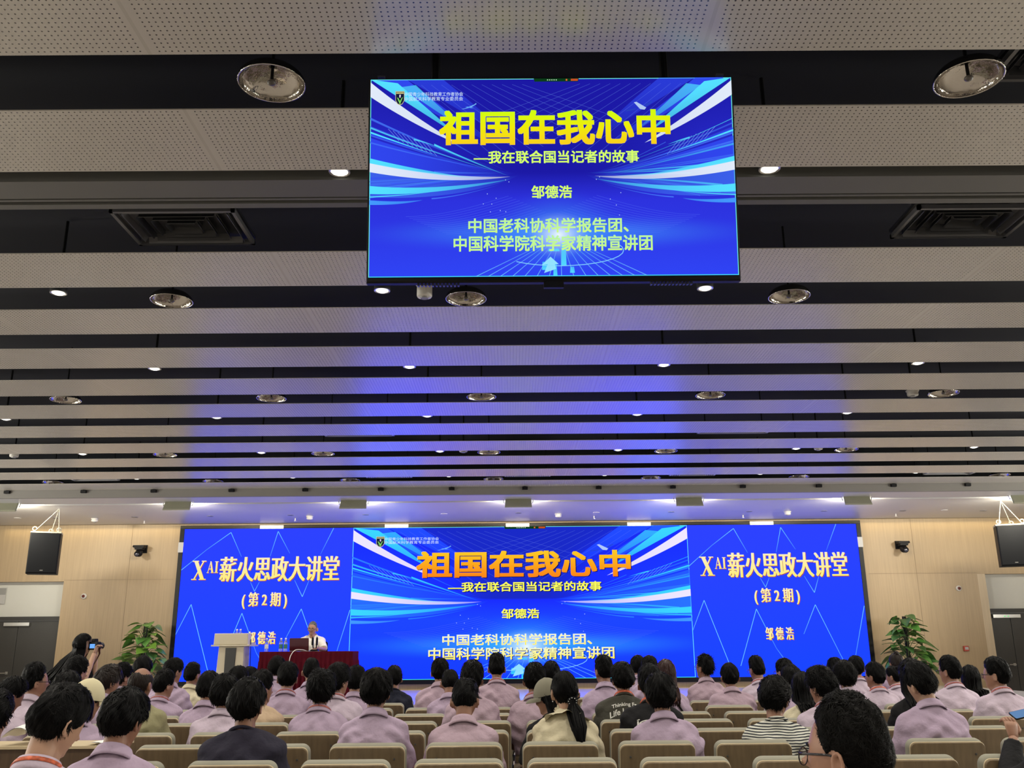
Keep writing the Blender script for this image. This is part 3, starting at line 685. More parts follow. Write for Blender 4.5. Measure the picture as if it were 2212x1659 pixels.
t = thing('fire_call_point', 'small red fire call box on the wood wall by the right door', 'fire alarm', at_y(2086, 1401, WY))
MB().prism(rrect(.10, .10, .01, 3, -.05), -.04, 0, .006).build('box', mat('fire_red', (.45, .05, .03), .4), t); MB().box((-.03, -.045, -.02), (.035, -.04, .03)).build('white_label', m_white, t)
t = thing('notice_paper', 'white paper notice above the left door at the photo edge', 'notice', at_y(4, 1287, WY+.13))
MB().box((-.06, .0, -.16), (.07, .01, .16)).build('sheet', m_white, t); MB().box((-.06, -.004, .02), (.07, 0, .15)).build('grey_print', mat('grey_print', (.3, .3, .29), .6), t)
# ------------------------------------------------------------------ things on the stage
m_cream = mat('cream_laminate', (.50, .44, .32), .45); m_maroon = mat('maroon_cloth', (.062, .003, .008), .9, spec=.08, bump=(60, .2, .002))
LYY = 16.5
a = at_y(463, 1368, LYY)
t = thing('lectern', 'cream lectern with a black centre stripe standing on the stage left of the draped table', 'lectern', (a.x+.30, LYY, SZ), -.06)
th_ = 1.775-SZ
MB().prism([(-.30, th_-.19), (.30, th_-.19), (.295, th_), (-.295, th_)], -.02, .16, .012).build('top_box', m_cream, t)
MB().prism([(-.295, th_-.19), (.295, th_-.19), (.295, th_-.15), (-.295, th_-.15)], .15, .42, .006).build('reading_top', m_cream, t)
MB().prism([(-.335, th_-.215), (.335, th_-.215), (.335, th_-.19), (-.335, th_-.19)], -.04, .44, .006).build('ledge', m_cream, t)
MB().prism([(-.26, 0), (.22, 0), (.215, th_-.215), (-.225, th_-.215)], .04, .36, .01).build('column', m_cream, t)
MB().prism([(-.10, .02), (.065, .02), (.085, th_-.24), (-.10, th_-.24)], .028, .045, .002).build('black_stripe', mat('black_panel', (.02, .02, .02), .35), t)
MB().tube([(.31, .1, th_-.1), (.315, .12, .6), (.30, .2, .3), (.34, .3, .01)], .007, 6).build('cable', m_black, t)
m_clear = mat('clear_bottle', (.80, .86, .88), .08, trans=.85); m_cap = mat('white_cap', (.8, .8, .8), .4); m_green = mat('green_label', (.03, .16, .13), .5); m_pale = mat('pale_label', (.7, .7, .72), .5)
def bottle(loc, label, lm, group=None):
    t = thing('water_bottle', label, 'bottle', loc, 0, group)
    MB().lathe([(.001, 0), (.030, 0), (.033, .01), (.033, .13), (.028, .16), (.013, .19), (.013, .205), (.001, .205)], 16).build('body', m_clear, t, True)
    MB().lathe([(.0335, .05), (.0335, .12)], 16).build('paper_label', lm, t, True); MB().lathe([(.001, .225), (.016, .225), (.016, .203), (.001, .203)], 12).build('cap', m_cap, t)
for px, lb in ((512, 'left one of the two water bottles on top of the cream lectern'), (519.5, 'right one of the two water bottles on top of the cream lectern')):
    q = at_y(px, 1366, LYY+.28); bottle((q.x, LYY+.28, SZ+th_-.149), lb, m_pale, 'bottles on the lectern')
# draped table
TY = 16.5; TZ = SZ+.745
xa, xb = at_y(561, 1408, TY).x, at_y(761, 1405, TY).x
t = thing('draped_table', 'table under a pleated dark red cloth on the stage, in front of the seated speaker', 'table', ((xa+xb)/2, TY, SZ))
w = xb-xa
MB().box((-w/2+.02, .03, .70), (w/2-.02, .62, .735)).build('tabletop', m_wall, t)
for sx in (-1, 1):
    for y in (.08, .57): MB().cbox((sx*(w/2-.08), y, .35), (.05, .05, .70)).build('leg', m_steel, t)
cl = MB(); n = 150
ring = []
per = [(-w/2, .65), (-w/2, 0), (w/2, 0), (w/2, .65)]
segs = [(.65, Vector((-w/2, .65)), Vector((0, -1)), Vector((-1, 0))), (w, Vector((-w/2, 0)), Vector((1, 0)), Vector((0, -1))), (.65, Vector((w/2, 0)), Vector((0, 1)), Vector((1, 0)))]
path = []
for L_, p0, d, nn in segs:
    k = int(L_/.0125)
    for i in range(k+1): path.append((p0+d*L_*i/k, nn))
rg = []
for z, amp in ((.745, 0), (.735, .004), (.66, .004), (.60, .006), (.58, .012), (.3, .022), (.01, .028)):
    rg.append([(p.x+nn.x*(.004+amp*(1+math.sin(i*.95+.4*math.sin(i*.31)))), p.y+nn.y*(.004+amp*(1+math.sin(i*.95+.4*math.sin(i*.31)))), z) for i, (p, nn) in enumerate(path)])
cl.loft(rg, False, False); cl.add([(-w/2, .65, .7455), (-w/2, 0, .7455), (w/2, 0, .7455), (w/2, .65, .7455)], [(0, 1, 2, 3)])
c = cl.build('tablecloth', m_maroon, None, True, ((xa+xb)/2, TY, SZ+.001)); tag(c, 'dark red pleated cloth draped over the speaker table on the stage', 'tablecloth')
for px, lb, lm, g in ((575, 'single clear water bottle at the left end of the red draped table', m_pale, None), (606, 'left one of the two green-labelled bottles on the red draped table', m_green, 'green-labelled bottles'), (616, 'right one of the two green-labelled bottles on the red draped table', m_green, 'green-labelled bottles')):
    q = at_y(px, 1408, TY+.15); bottle((q.x, TY+.15, TZ+.003), lb, lm, g)
q = at_y(646, 1407, TY+.18)
t = thing('laptop', 'open laptop seen from the back of its dark red lid on the draped table', 'laptop', (q.x, TY+.18, TZ+.003), .05)
MB().prism([(-.165, .0), (.165, .0), (.165, .016), (-.165, .016)], 0, .22, .003).build('keyboard_base', m_steel, t)
MB().prism(rrect(.33, .215, .012), -.006, .004, .002).xform(Matrix.Translation((0, -.0, .012)) @ Matrix.Rotation(math.radians(14), 4, 'X')).build('lid', mat('dark_red_lid', (.07, .012, .016), .25), t)
q = at_y(679, 1407, TY+.2)
t = thing('desk_microphone', 'pair of black upright microphones on one base in front of the speaker', 'microphone', (q.x, TY+.16, TZ+.003))
MB().prism([(-.07, 0), (.07, 0), (.06, .03), (-.06, .03)], 0, .12, .006).build('base', m_black, t)
for s in (-1, 1):
    MB().tube([(s*.02, .06, .02), (s*.03, .05, .08), (s*.036, .04, .24)], [.008, .010, .011], 8).build('microphone_stem', m_black, t)
    MB().tube([(s*.036, .04, .10), (s*.037, .04, .22)], .019, 10).build('foam_head', m_black, t)
q = at_y(640, 1405, TY)
def smooth_path(P, n=6):
    P = [Vector(p) for p in P]; P = [P[0]*2-P[1]]+P+[P[-1]*2-P[-2]]; out = []
    for i in range(1, len(P)-2):
        for k in range(n):
            t = k/n; out.append(.5*((2*P[i])+(P[i+1]-P[i-1])*t+(2*P[i-1]-5*P[i]+4*P[i+1]-P[i+2])*t*t+(3*P[i]-P[i-1]-3*P[i+1]+P[i+2])*t**3))
    return out+[P[-2]]
c = MB().tube(smooth_path([(q.x-.10, TY-.05, TZ-.22), (q.x-.085, TY-.05, TZ-.08), (q.x-.02, TY-.01, TZ+.022), (q.x+.08, TY+.06, TZ+.03), (q.x+.14, TY+.14, TZ+.012)]), .006, 8).build('cable', mat('white_wire', (.75, .72, .68), .5)); tag(c, 'white cable arching over the front edge of the red draped table', 'cable')
t = thing('chair', 'chair the white-shirted speaker sits on behind the draped table', 'chair', (at_y(676, 1400, 17.35).x, 17.35, SZ))
MB().prism(rrect(.46, .05, .02), -.22, .24, .008).xform(Matrix.Translation((0, 0, .41))).build('seat', m_black, t)
MB().prism(rrect(.44, .42, .05), .23, .26, .008).xform(Matrix.Translation((0, 0, .5))).build('backrest', m_black, t)
for sx in (-1, 1):
    for y in (-.19, .22): MB().tube([(sx*.2, y, .42), (sx*.2, y, .0)], .014, 8).build('leg', m_steel, t)
    MB().tube([(sx*.2, .235, .44), (sx*.2, .245, .6)], .014, 8).build('back_post', m_steel, t)
# plants
def leaf_mat(name, c): return mat(name, c, .32, var=(6, .35, (1, 1, 1)))
def plant(px, top_y, label, seed, cols, wide):
    rng = random.Random(seed); PY = 18.35
    q = at_y(px, top_y, PY); H = q.z-SZ
    t = thing('potted_plant', label, 'plant', (q.x, PY, SZ))
    MB().lathe([(.001, 0), (.14, 0), (.17, .28), (.185, .30), (.165, .30), (.15, .27), (.001, .27)], 24).build('pot', mat('white_pot', (.6, .6, .58), .4), t, True)
    MB().tube([(0, 0, .25), (.0, 0, H-.03)], .038, 10).build('moss_pole', mat('dark_pole', (.015, .012, .01), .9), t)
    lv = MB(); st = MB()
    for k in range(74):
        f = (k+.5)/74; z = .30+(H-.36)*f
        az = k*2.399+rng.uniform(-.4, .4); L_ = rng.uniform(.15, .25)*(1.1 if f < .6 else .95)
        reach = wide*(1.0-.55*f**1.6)*rng.uniform(.55, 1.05)
        b = Vector((math.cos(az)*reach, math.sin(az)*reach*.75, z+rng.uniform(0, .06)))
        st.tube([(math.cos(az)*.035, math.sin(az)*.035, z-.10), tuple(b*.6+Vector((0, 0, z+.02))*.4), tuple(b)], .005, 5)
        d = Vector((math.cos(az+rng.uniform(-.5, .5)), math.sin(az+rng.uniform(-.5, .5)), rng.uniform(-.75, .15))).normalized()
        s = d.cross(Vector((0, 0, 1))).normalized(); nrm = s.cross(d).normalized()
        s = (s+nrm*rng.uniform(-.5, .5)).normalized(); nrm = s.cross(d).normalized()
        rows_ = []
        for i, (u, wv) in enumerate(((-.16, .20), (-.10, .40), (.05, .50), (.25, .48), (.5, .36), (.75, .18), (1.0, .01))):
            c0 = b+d*L_*u-nrm*(.18*L_*u*u)
            rows_.append([c0-s*wv*L_+nrm*.12*wv*L_, c0-s*wv*.5*L_+nrm*.03*L_, c0-nrm*.02*L_ if i else c0+d*L_*.10, c0+s*wv*.5*L_+nrm*.03*L_, c0+s*wv*L_+nrm*.12*wv*L_])
        lv.loft(rows_, False, False)
    o = lv.build('foliage', None, t, True); st.build('stems', mat('stem_green', (.10, .16, .04), .5), t)
    for c in cols: o.data.materials.append(c)
    for i, p in enumerate(o.data.polygons): p.material_index = (i//24) % len(cols)
plant(316, 1342, 'leafy green climbing plant on a black pole left of the LED wall', 3, [leaf_mat('leaf_a', (.13, .26, .035)), leaf_mat('leaf_b', (.07, .18, .035)), leaf_mat('leaf_c', (.16, .24, .06))], .42)
plant(1952, 1328, 'leafy dark green climbing plant on a black pole right of the LED wall', 8, [leaf_mat('leaf_d', (.055, .16, .03)), leaf_mat('leaf_e', (.04, .11, .03)), leaf_mat('leaf_f', (.08, .19, .03))], .38)

# ------------------------------------------------------------------ auditorium seats
m_cush = mat('grey_green_fabric', (.30, .292, .235), .85, bump=(300, .25, .001)); m_cushd = mat('seat_fabric', (.30, .29, .24), .85)
m_bw = wood('seat_veneer', (.165, .117, .066), 1.0, .14, .42); m_edge = mat('pale_wood_edge', (.62, .51, .33), .4); m_leg = mat('grey_metal', (.12, .12, .12), .4, .6)
SW = .478
def make_seat():
    t = thing('auditorium_seat', '', 'seat', (0, 0, 0), 0, 'rows of wood-backed auditorium seats')
    lean = Matrix.Translation((0, 0, .907)) @ Matrix.Rotation(math.radians(9), 4, 'X') @ Matrix.Translation((0, 0, -.907))
    MB().prism(rrect(SW-.016, .443, .035, 5, .455), 0.0, .016, .004).xform(lean).build('back_panel', m_bw, t, True).data
    MB().prism(rrect(SW-.010, .448, .037, 5, .453), .013, .022, .002).xform(lean).build('panel_edge', m_edge, t, True)
    MB().prism(rrect(SW, .48, .05, 6, .43), .020, .105, .032).xform(lean).build('back_cushion', m_cush, t, True)
    for s in (-1, 1): MB().lathe([(.007, 0), (.006, .004), (.001, .005)], 8).xform(lean @ Matrix.Translation((s*.17, 0, .83)) @ Matrix.Rotation(PI/2, 4, 'X')).build('screw', m_leg, t)
    MB().prism(rrect(SW-.01, .10, .04, 5, .36), .13, .56, .03).build('seat_cushion', m_cushd, t, True)
    for s in (-1, 1): MB().prism([(.05, .60), (.42, .62), (.42, .655), (.05, .64)], -.028, .028, .01).xform(Matrix.Translation((s*.30, 0, 0)) @ Matrix.Rotation(PI/2, 4, 'Z')).build('armrest', m_bw, t)
    for s in (-1, 1): MB().prism([(.16, 0), (.36, 0), (.30, .60), (.20, .60)], -.016, .016, .004).xform(Matrix.Translation((s*.30, 0, 0)) @ Matrix.Rotation(PI/2, 4, 'Z')).build('side_leg', m_leg, t)
    MB().box((-.30, .22, .30), (.30, .27, .36)).build('cross_beam', m_leg, t)
    return t
ROWY = [5.217+.905*k for k in range(9)]
ROWX = [.32, .305, .345, .36, .37, .38, .39, .40, .40]
HIDDEN = set()
seat0 = make_seat(); seat_used = False; seats = {}
rown = ['nearest row', 'second row', 'third row', 'fourth row', 'fifth row', 'sixth row', 'seventh row', 'eighth row']
for k in range(8):
    zc = ROWY[k]*.9614-.6*.275
    ks = [j for j in range(-12, 13) if abs(ROWX[k]+.6*j) < .553*zc+.30 and (k, j) not in HIDDEN and not (k == 1 and j < -4) and not (k == 0 and j < -4) and not (k == 2 and j < -6)]
    for i, j in enumerate(ks):
        x = ROWX[k]+.6*j; lb = 'grey cushioned wood-backed seat, %s from the left in the %s from the camera' % (ORD[i], rown[k])
        if not seat_used: seat0.location = (x, ROWY[k], 0); seat0['label'] = lb; seat_used = True; seats[(k, j)] = seat0
        else: seats[(k, j)] = dup(seat0, (x, ROWY[k], 0), lb)
# ------------------------------------------------------------------ people
TMP = bpy.data.scenes.new('shaping')
def remesh(mb, voxel, smooth=2, extra=None):
    """one continuous skin over overlapping volumes"""
    me = bpy.data.meshes.new('skin'); me.from_pydata([tuple(p) for p in mb.v], [], mb.f)
    o = bpy.data.objects.new('skin', me); TMP.collection.objects.link(o)
    r = o.modifiers.new('r', 'REMESH'); r.mode = 'VOXEL'; r.voxel_size = voxel
    if smooth:
        s = o.modifiers.new('s', 'SMOOTH'); s.factor = .5; s.iterations = smooth
    vl = TMP.view_layers[0]; vl.update(); dg = vl.depsgraph
    out = bpy.data.meshes.new_from_object(o.evaluated_get(dg))
    bpy.data.objects.remove(o); bpy.data.meshes.remove(me); out.materials.clear()
    return out
def npv(me):
    a = np.empty(len(me.vertices)*3, 'f'); me.vertices.foreach_get('co', a); return a.reshape(-1, 3)
def setv(me, a): me.vertices.foreach_set('co', np.ascontiguousarray(a, 'f').ravel()); me.update()
def nrm(me):
    a = np.empty(len(me.vertices)*3, 'f'); me.vertices.foreach_get('normal', a); return a.reshape(-1, 3)

m_skin = [mat('skin_a', (.36, .19, .125), .5, bump=(90, .15, .001)), mat('skin_b', (.29, .145, .092), .5, bump=(90, .15, .001)), mat('skin_c', (.47, .28, .19), .5, bump=(90, .15, .001))]
m_hair = {'black': mat('black_hair', (.0020, .0019, .0023), .42, spec=.09), 'soft': mat('soft_black_hair', (.0032, .0028, .0026), .45, spec=.10), 'brown': mat('brown_hair', (.012, .0065, .005), .45, spec=.25), 'red': mat('reddish_hair', (.026, .008, .008), .4, spec=.25), 'grey': mat('grey_hair', (.10, .095, .09), .6), 'stub': mat('stubble_hair', (.035, .026, .02), .7)}
def fabric(name, c): return mat(name, c, .85, spec=.25, bump=(13, .7, .022))
m_lav = fabric('lavender_cotton', (.43, .335, .455)); m_lav2 = fabric('pale_lavender_cotton', (.54, .45, .55)); m_lav3 = fabric('pinkish_lavender_cotton', (.45, .335, .41))
SH = {'lav': m_lav, 'lav2': m_lav2, 'lav3': m_lav3, 'navy': fabric('navy_cotton', (.022, .02, .036)), 'black': fabric('black_cotton', (.010, .010, .012)), 'khaki': fabric('khaki_cotton', (.30, .28, .16)), 'cream': fabric('cream_cotton', (.62, .56, .40)),
      'beige': fabric('peach_beige_cotton', (.55, .41, .28)), 'olive': fabric('dark_olive_cotton', (.055, .053, .042)), 'white': fabric('white_cotton', (.72, .69, .62)), 'dnavy': fabric('dark_navy_cotton', (.010, .012, .025))}
def stripes():
    m = fabric('striped_cotton', (.7, .7, .66)); nt = m.node_tree; b = nt.nodes['Principled BSDF']
    tc = nt.nodes.new('ShaderNodeTexCoord'); n = nt.nodes.new('ShaderNodeTexNoise'); n.inputs['Scale'].default_value = 5
    sp = nt.nodes.new('ShaderNodeSeparateXYZ'); nt.links.new(tc.outputs['Object'], sp.inputs[0]); nt.links.new(tc.outputs['Object'], n.inputs[0])
    ma = nt.nodes.new('ShaderNodeMath'); ma.operation = 'MULTIPLY_ADD'; ma.inputs[1].default_value = .035; nt.links.new(n.outputs[0], ma.inputs[0]); nt.links.new(sp.outputs[2], ma.inputs[2])
    dv = nt.nodes.new('ShaderNodeMath'); dv.operation = 'DIVIDE'; dv.inputs[1].default_value = .0165; nt.links.new(ma.outputs[0], dv.inputs[0])
    fr = nt.nodes.new('ShaderNodeMath'); fr.operation = 'FRACT'; nt.links.new(dv.outputs[0], fr.inputs[0])
    r = nt.nodes.new('ShaderNodeValToRGB'); r.color_ramp.interpolation = 'CONSTANT'; r.color_ramp.elements[0].color = (.018, .022, .032, 1); r.color_ramp.elements[1].color = (.66, .66, .60, 1); r.color_ramp.elements[1].position = .42
    nt.links.new(fr.outputs[0], r.inputs[0]); nt.links.new(r.outputs[0], b.inputs['Base Color']); return m
SH['stripe'] = stripes()
m_lany = mat('orange_lanyard', (.58, .12, .05), .5, var=(60, .45, (1, 1, 1))); m_lanr = mat('red_lanyard', (.40, .12, .105), .5, var=(60, .45, (1, 1, 1)))
m_trous = mat('dark_trousers', (.02, .02, .025), .8); m_shoe = mat('dark_shoes', (.03, .03, .03), .5)
m_frame = mat('dark_spectacle_frame', (.015, .012, .015), .25); m_lens = mat('spectacle_lens', (.95, .95, 1), .02)
nt = m_lens.node_tree; tb = nt.nodes.new('ShaderNodeBsdfTransparent'); gb = nt.nodes.new('ShaderNodeBsdfGlossy'); gb.inputs['Roughness'].default_value = .03; mxs = nt.nodes.new('ShaderNodeMixShader'); mxs.inputs[0].default_value = .10
nt.links.new(tb.outputs[0], mxs.inputs[1]); nt.links.new(gb.outputs[0], mxs.inputs[2]); nt.links.new(mxs.outputs[0], nt.nodes['Material Output'].inputs[0])
m_eye = mat('eye_white', (.6, .58, .55), .3); m_iris = mat('dark_iris', (.01, .008, .006), .2); m_lip = mat('lip', (.36, .14, .11), .5)

def Rot(yaw, pitch, roll):
    return np.array(Matrix.Rotation(-math.radians(yaw), 3, 'Z') @ Matrix.Rotation(-math.radians(pitch), 3, 'X') @ Matrix.Rotation(math.radians(roll), 3, 'Y'))
def skull(d):
    """point of the head for unit directions d (n,3); x right, y forward, z up, about the head centre"""
    x, y, z = d[:, 0], d[:, 1], d[:, 2]
    lo = np.clip(-z, 0, 1)
    px = x*.0755*(1-.24*lo**1.4); py = y*.096; pz = z*.118
    back = y < 0
    py = np.where(back, py*(1-.42*lo**1.2), py*(1-.02*lo))
    py = np.where(~back, py*.95*(1+1.1*lo**4), py)
    px = px*(1+.03*np.exp(-((z-.25)/.3)**2))
    return np.stack([px, py, pz], 1)
def face(d):
    p = skull(d); x, y, z = d[:, 0], d[:, 1], d[:, 2]; fr = (y > 0)
    g = lambda cx, cz, sx, sz: np.exp(-((x-cx)/sx)**2-((z-cz)/sz)**2)*fr
    off = .030*g(0, -.20, .14, .10)+.017*g(0, -.07, .10, .16)-.007*(g(.36, .02, .17, .12)+g(-.36, .02, .17, .12))+.004*(g(.34, .18, .24, .07)+g(-.34, .18, .24, .07))
    off += .005*g(0, -.46, .22, .05)+.004*g(0, -.56, .18, .05)-.004*g(0, -.65, .2, .05)+.010*g(0, -.82, .3, .14)+.004*(g(.55, -.25, .2, .2)+g(-.55, -.25, .2, .2))
    p[:, 1] += off; return p
def sph_grid(n, m, z0=-1.0):
    th = np.linspace(0, math.acos(max(-1, z0)), m); ph = np.linspace(0, 2*PI, n, endpoint=False)
    d = np.array([(math.sin(t)*math.sin(p), -math.sin(t)*math.cos(p), math.cos(t)) for t in th for p in ph])   # ph 0 = back
    f = [(k*n+i, (k+1)*n+i, (k+1)*n+(i+1) % n, k*n+(i+1) % n) for k in range(m-1) for i in range(n)]
    return d, f
HD, HF = sph_grid(44, 34)
def ear_mb(s):
    mb = MB(); c = Vector((s*.077, -.012, -.018))
    rim = [Vector((s*(.006+.010*math.sin(a)), -.016*math.cos(a)-.004, .030*math.sin(a)*1.0+.002)) for a in [math.radians(q) for q in range(-75, 226, 30)]]
    rim = [Vector((s*(.008+.012*(.5-.5*math.cos(a))), .016*math.cos(a)-.006, .031*math.sin(a))) for a in [math.radians(q) for q in range(-70, 251, 32)]]
    mb.tube([c+p for p in rim], [.0055]*len(rim), 7)
    mb.sphere(tuple(c+Vector((s*.004, -.004, -.004))), (.008, .015, .027), 10, 8)
    mb.sphere(tuple(c+Vector((s*.006, .002, -.029))), (.006, .008, .009), 8, 6)
    return mb
EARS = [ear_mb(1), ear_mb(-1)]

# ---- hair
ZL_AZ = np.radians([0, 35, 62, 78, 88, 100, 112, 125, 150, 180])
ZLINE = {'short': [-.62, -.62, -.50, -.12, .10, -.05, .10, .40, .52, .55], 'fade': [-.52, -.52, -.40, -.05, .16, .05, .30, .58, .66, .68], 'thick': [-.62, -.62, -.54, -.26, .0, -.08, .05, .25, .32, .32],
         'long': [-.97, -.97, -.95, -.90, -.6, -.30, .0, .35, .5, .55], 'up': [-.62, -.60, -.45, -.05, .10, .0, .2, .42, .52, .56], 'bald': [-.60, -.60, -.48, -.1, .12, .05, .30, .60, .95, .98]}
# thickness: top, side, back, nape
THK = {'short': (.026, .018, .021, .004), 'fade': (.027, .010, .013, .002), 'thick': (.034, .028, .032, .006), 'long': (.020, .018, .020, .012), 'up': (.014, .010, .012, .006), 'bald': (.006, .008, .010, .003)}
def hair_height(d, st, sc, flat=0):
    zl = np.interp(np.arccos(np.clip(-d[:, 1]/np.maximum(np.hypot(d[:, 0], d[:, 1]), 1e-6), -1, 1)), ZL_AZ, ZLINE[st])
    t = THK[st]; z = d[:, 2]; up = np.clip((z-.25)/.65, 0, 1); up = up*up*(3-2*up)
    sidew = np.abs(d[:, 0])/np.maximum(np.hypot(d[:, 0], d[:, 1]), 1e-6)
    low = t[1]*sidew**2+t[2]*(1-sidew**2)
    h = (low*(1-up)+t[0]*up)*sc
    ramp = np.clip((z-zl)/({'long': .10, 'thick': .45}.get(st, .55)), 0, 1)
    h = t[3]+(h-t[3])*ramp**.8
    if flat: h = h+np.clip(z-.55, 0, 1)*flat
    if st == 'bald': h = np.where((z > .60) & (d[:, 1] > -.66), -.004, h)
    return h, z-zl
def hair_mesh(st, seed, sc=1.0, n_t=420, tl=.035, lift=.25, flat=0, part=None, wid=.0042, curl=0.0, grid=(52, 34)):
    """a close shell over the scalp plus many tapering locks; head-centre coordinates"""
    rng = np.random.default_rng(seed)
    d, f = sph_grid(*grid, -.98)
    h, mk = hair_height(d, st, sc, flat)
    def lumps(d):
        az = np.arctan2(d[:, 0], -d[:, 1]); return 1+.16*np.sin(az*4+seed)*np.sin(d[:, 2]*5+seed*2)+.10*np.sin(az*11+2*seed+d[:, 2]*9)+.06*np.sin(az*19+seed*3-d[:, 2]*13)
    p = skull(d); nn = d*np.array([1, .85, .8]); nn /= np.linalg.norm(nn, axis=1)[:, None]
    P = p+nn*(h*lumps(d)*.93+np.minimum(mk, 0)*.22)[:, None]
    ok = mk > -.03
    F_ = [q for q in f if any(ok[list(q)])]
    V = [P]; F = list(F_); base = len(P)
    # locks
    D = rng.normal(size=(n_t*6, 3)); D /= np.linalg.norm(D, axis=1)[:, None]
    hh, mk = hair_height(D, st, sc, flat); sel = (mk > .05) & (hh > .003); D = D[sel][:n_t]; hh = hh[sel][:n_t]; N = len(D)
    wh = np.array([.12, -.45, .88]) if part is None else np.array(part, float); wh /= np.linalg.norm(wh)
    nc = 46; cc = rng.normal(size=(nc, 3)); cc /= np.linalg.norm(cc, axis=1)[:, None]; ci = np.argmax(D@cc.T, 1)
    cdir = rng.normal(size=(nc, 3))*.45; clift = rng.uniform(.4, 1.7, nc)[ci]; cpr = rng.uniform(0, .006, nc)[ci]
    fl = D-wh*(D@wh)[:, None]+np.array([0, 0, -.35])+rng.normal(size=(N, 3))*.16+(cdir[ci] if st in ('thick', 'short', 'fade') else 0)
    _, mkD = hair_height(D, st, sc, flat)
    fl -= D*(fl*D).sum(1)[:, None]; fl /= np.maximum(np.linalg.norm(fl, axis=1)[:, None], 1e-6)
    L = tl*rng.uniform(.6, 1.25, N)*(np.clip(mkD/.45, .22, 1) if st in ('thick', 'short', 'fade') else 1); K = 4; prou = rng.uniform(0, .003, N)+cpr
    pts = []
    for k in range(K+1):
        s = k/K
        cv = np.cross(D, fl)*(curl*np.sin(s*5+rng.uniform(0, 6, N))[:, None])
        dd = D+(fl+cv)*(s*L/.095)[:, None]; dd /= np.linalg.norm(dd, axis=1)[:, None]
        q, mq = hair_height(dd, st, sc, flat)
        r = np.maximum(q, hh*.7)*lumps(dd)+.001+prou*(.3+.7*s)+lift*L*s*s*clift*(rng.uniform(.1, 1.0, N) if k == K else .55)
        nn = dd*np.array([1, .85, .8]); nn /= np.linalg.norm(nn, axis=1)[:, None]
        pts.append(skull(dd)+nn*(r-.002)[:, None])
    w = wid*rng.uniform(.7, 1.4, N)
    rings = []
    for k in range(K+1):
        t = pts[min(k+1, K)]-pts[max(k-1, 0)]; t /= np.maximum(np.linalg.norm(t, axis=1)[:, None], 1e-9)
        up = pts[k]/np.linalg.norm(pts[k], axis=1)[:, None]; sd = np.cross(t, up); sd /= np.maximum(np.linalg.norm(sd, axis=1)[:, None], 1e-9); up = np.cross(sd, t)
        wk = w*(1-.93*(k/K)**1.3)
        rings.append(np.stack([pts[k]-sd*wk[:, None], pts[k]+up*(wk*.7)[:, None], pts[k]+sd*wk[:, None]], 1))
    R_ = np.stack(rings, 1)      # N,K+1,3,3
    V.append(R_.reshape(-1, 3))
    for i in range(N):
        b = base+i*(K+1)*3
        for k in range(K):
            for j in (0, 1): F.append((b+k*3+j, b+k*3+j+1, b+(k+1)*3+j+1, b+(k+1)*3+j))
    return np.concatenate(V), F

TORSO = [(0, .170, .125), (.12, .172, .122), (.28, .163, .112), (.5, .178, .120), (.66, .192, .122), (.78, .195, .116), (.86, .180, .100), (.92, .138, .078), (.965, .092, .064), (1.0, .066, .058), (1.05, .058, .056)]
def tube_n(mb, pts, rs, n=12): mb.tube([tuple(p) for p in pts], list(map(float, rs)), n)
def hand_mb(w, fwd, side, up, curl=.5, thumb=1, sc=1.0):
    """palm, four jointed fingers of different lengths and a thumb from the side of the palm"""
    mb = MB(); w = Vector(w); fwd = Vector(fwd).normalized(); side = Vector(side).normalized(); up = Vector(up).normalized()
    c = w+fwd*.045*sc
    rings = []
    for s, hw, hh in ((-.01, .022, .016), (.02, .034, .015), (.06, .041, .014), (.085, .040, .011)):
        rings.append([w+fwd*s*sc+side*hw*sc*math.cos(a*PI/5)+up*hh*sc*math.sin(a*PI/5) for a in range(10)])
    mb.loft(rings)
    for k, (off, ln) in enumerate(((-.030, .066), (-.010, .076), (.010, .072), (.029, .056))):
        p = w+fwd*.078*sc+side*off*sc*thumb; a = 0; pts = [p]; 
        for j, seg in enumerate((.45, .32, .23)):
            a += curl*(.55, .8, .6)[j]+.06*k; p = p+(fwd*math.cos(a)-up*math.sin(a))*ln*seg*sc; pts.append(p)
        tube_n(mb, pts, [.0088*sc, .0085*sc, .0078*sc, .0062*sc], 8)
    p = w+fwd*.025*sc-side*.030*sc*thumb
    d1 = (fwd*.7-side*thumb*.7-up*.25).normalized(); d2 = (fwd*.95-side*thumb*.15-up*.3*curl*2).normalized()
    tube_n(mb, [p, p+d1*.032*sc, p+d1*.032*sc+d2*.028*sc, p+d1*.032*sc+d2*.05*sc], [.012*sc, .0105*sc, .0095*sc, .007*sc], 8)
    return mb
def trousers_mesh():
    mb = MB(); mb.sphere((0, .02, .0), (.175, .15, .10), 16, 8)
    for s in (-1, 1): tube_n(mb, [(s*.085, 0, -.01), (s*.10, .25, .0), (s*.11, .43, -.01), (s*.11, .45, -.06), (s*.105, .42, -.25), (s*.105, .40, -.43)], [.095, .085, .068, .066, .058, .052], 12)
    return remesh(mb, .016, 2)
def shoes_mesh():
    mb = MB()
    for s in (-1, 1):
        mb.loft([[(s*.105+w*math.cos(a*PI/6), y, .0+h*max(0, math.sin(a*PI/6))) for a in range(12)] for y, w, h in ((.33, .03, .06), (.37, .04, .085), (.45, .045, .075), (.55, .048, .05), (.60, .03, .03))])
    me = bpy.data.meshes.new('shoes'); me.from_pydata(mb.v, [], mb.f); return me
TROUS = trousers_mesh(); SHOES = shoes_mesh()
for p in TROUS.polygons: p.use_smooth = True
TROUS.materials.append(m_trous); SHOES.materials.append(m_shoe)

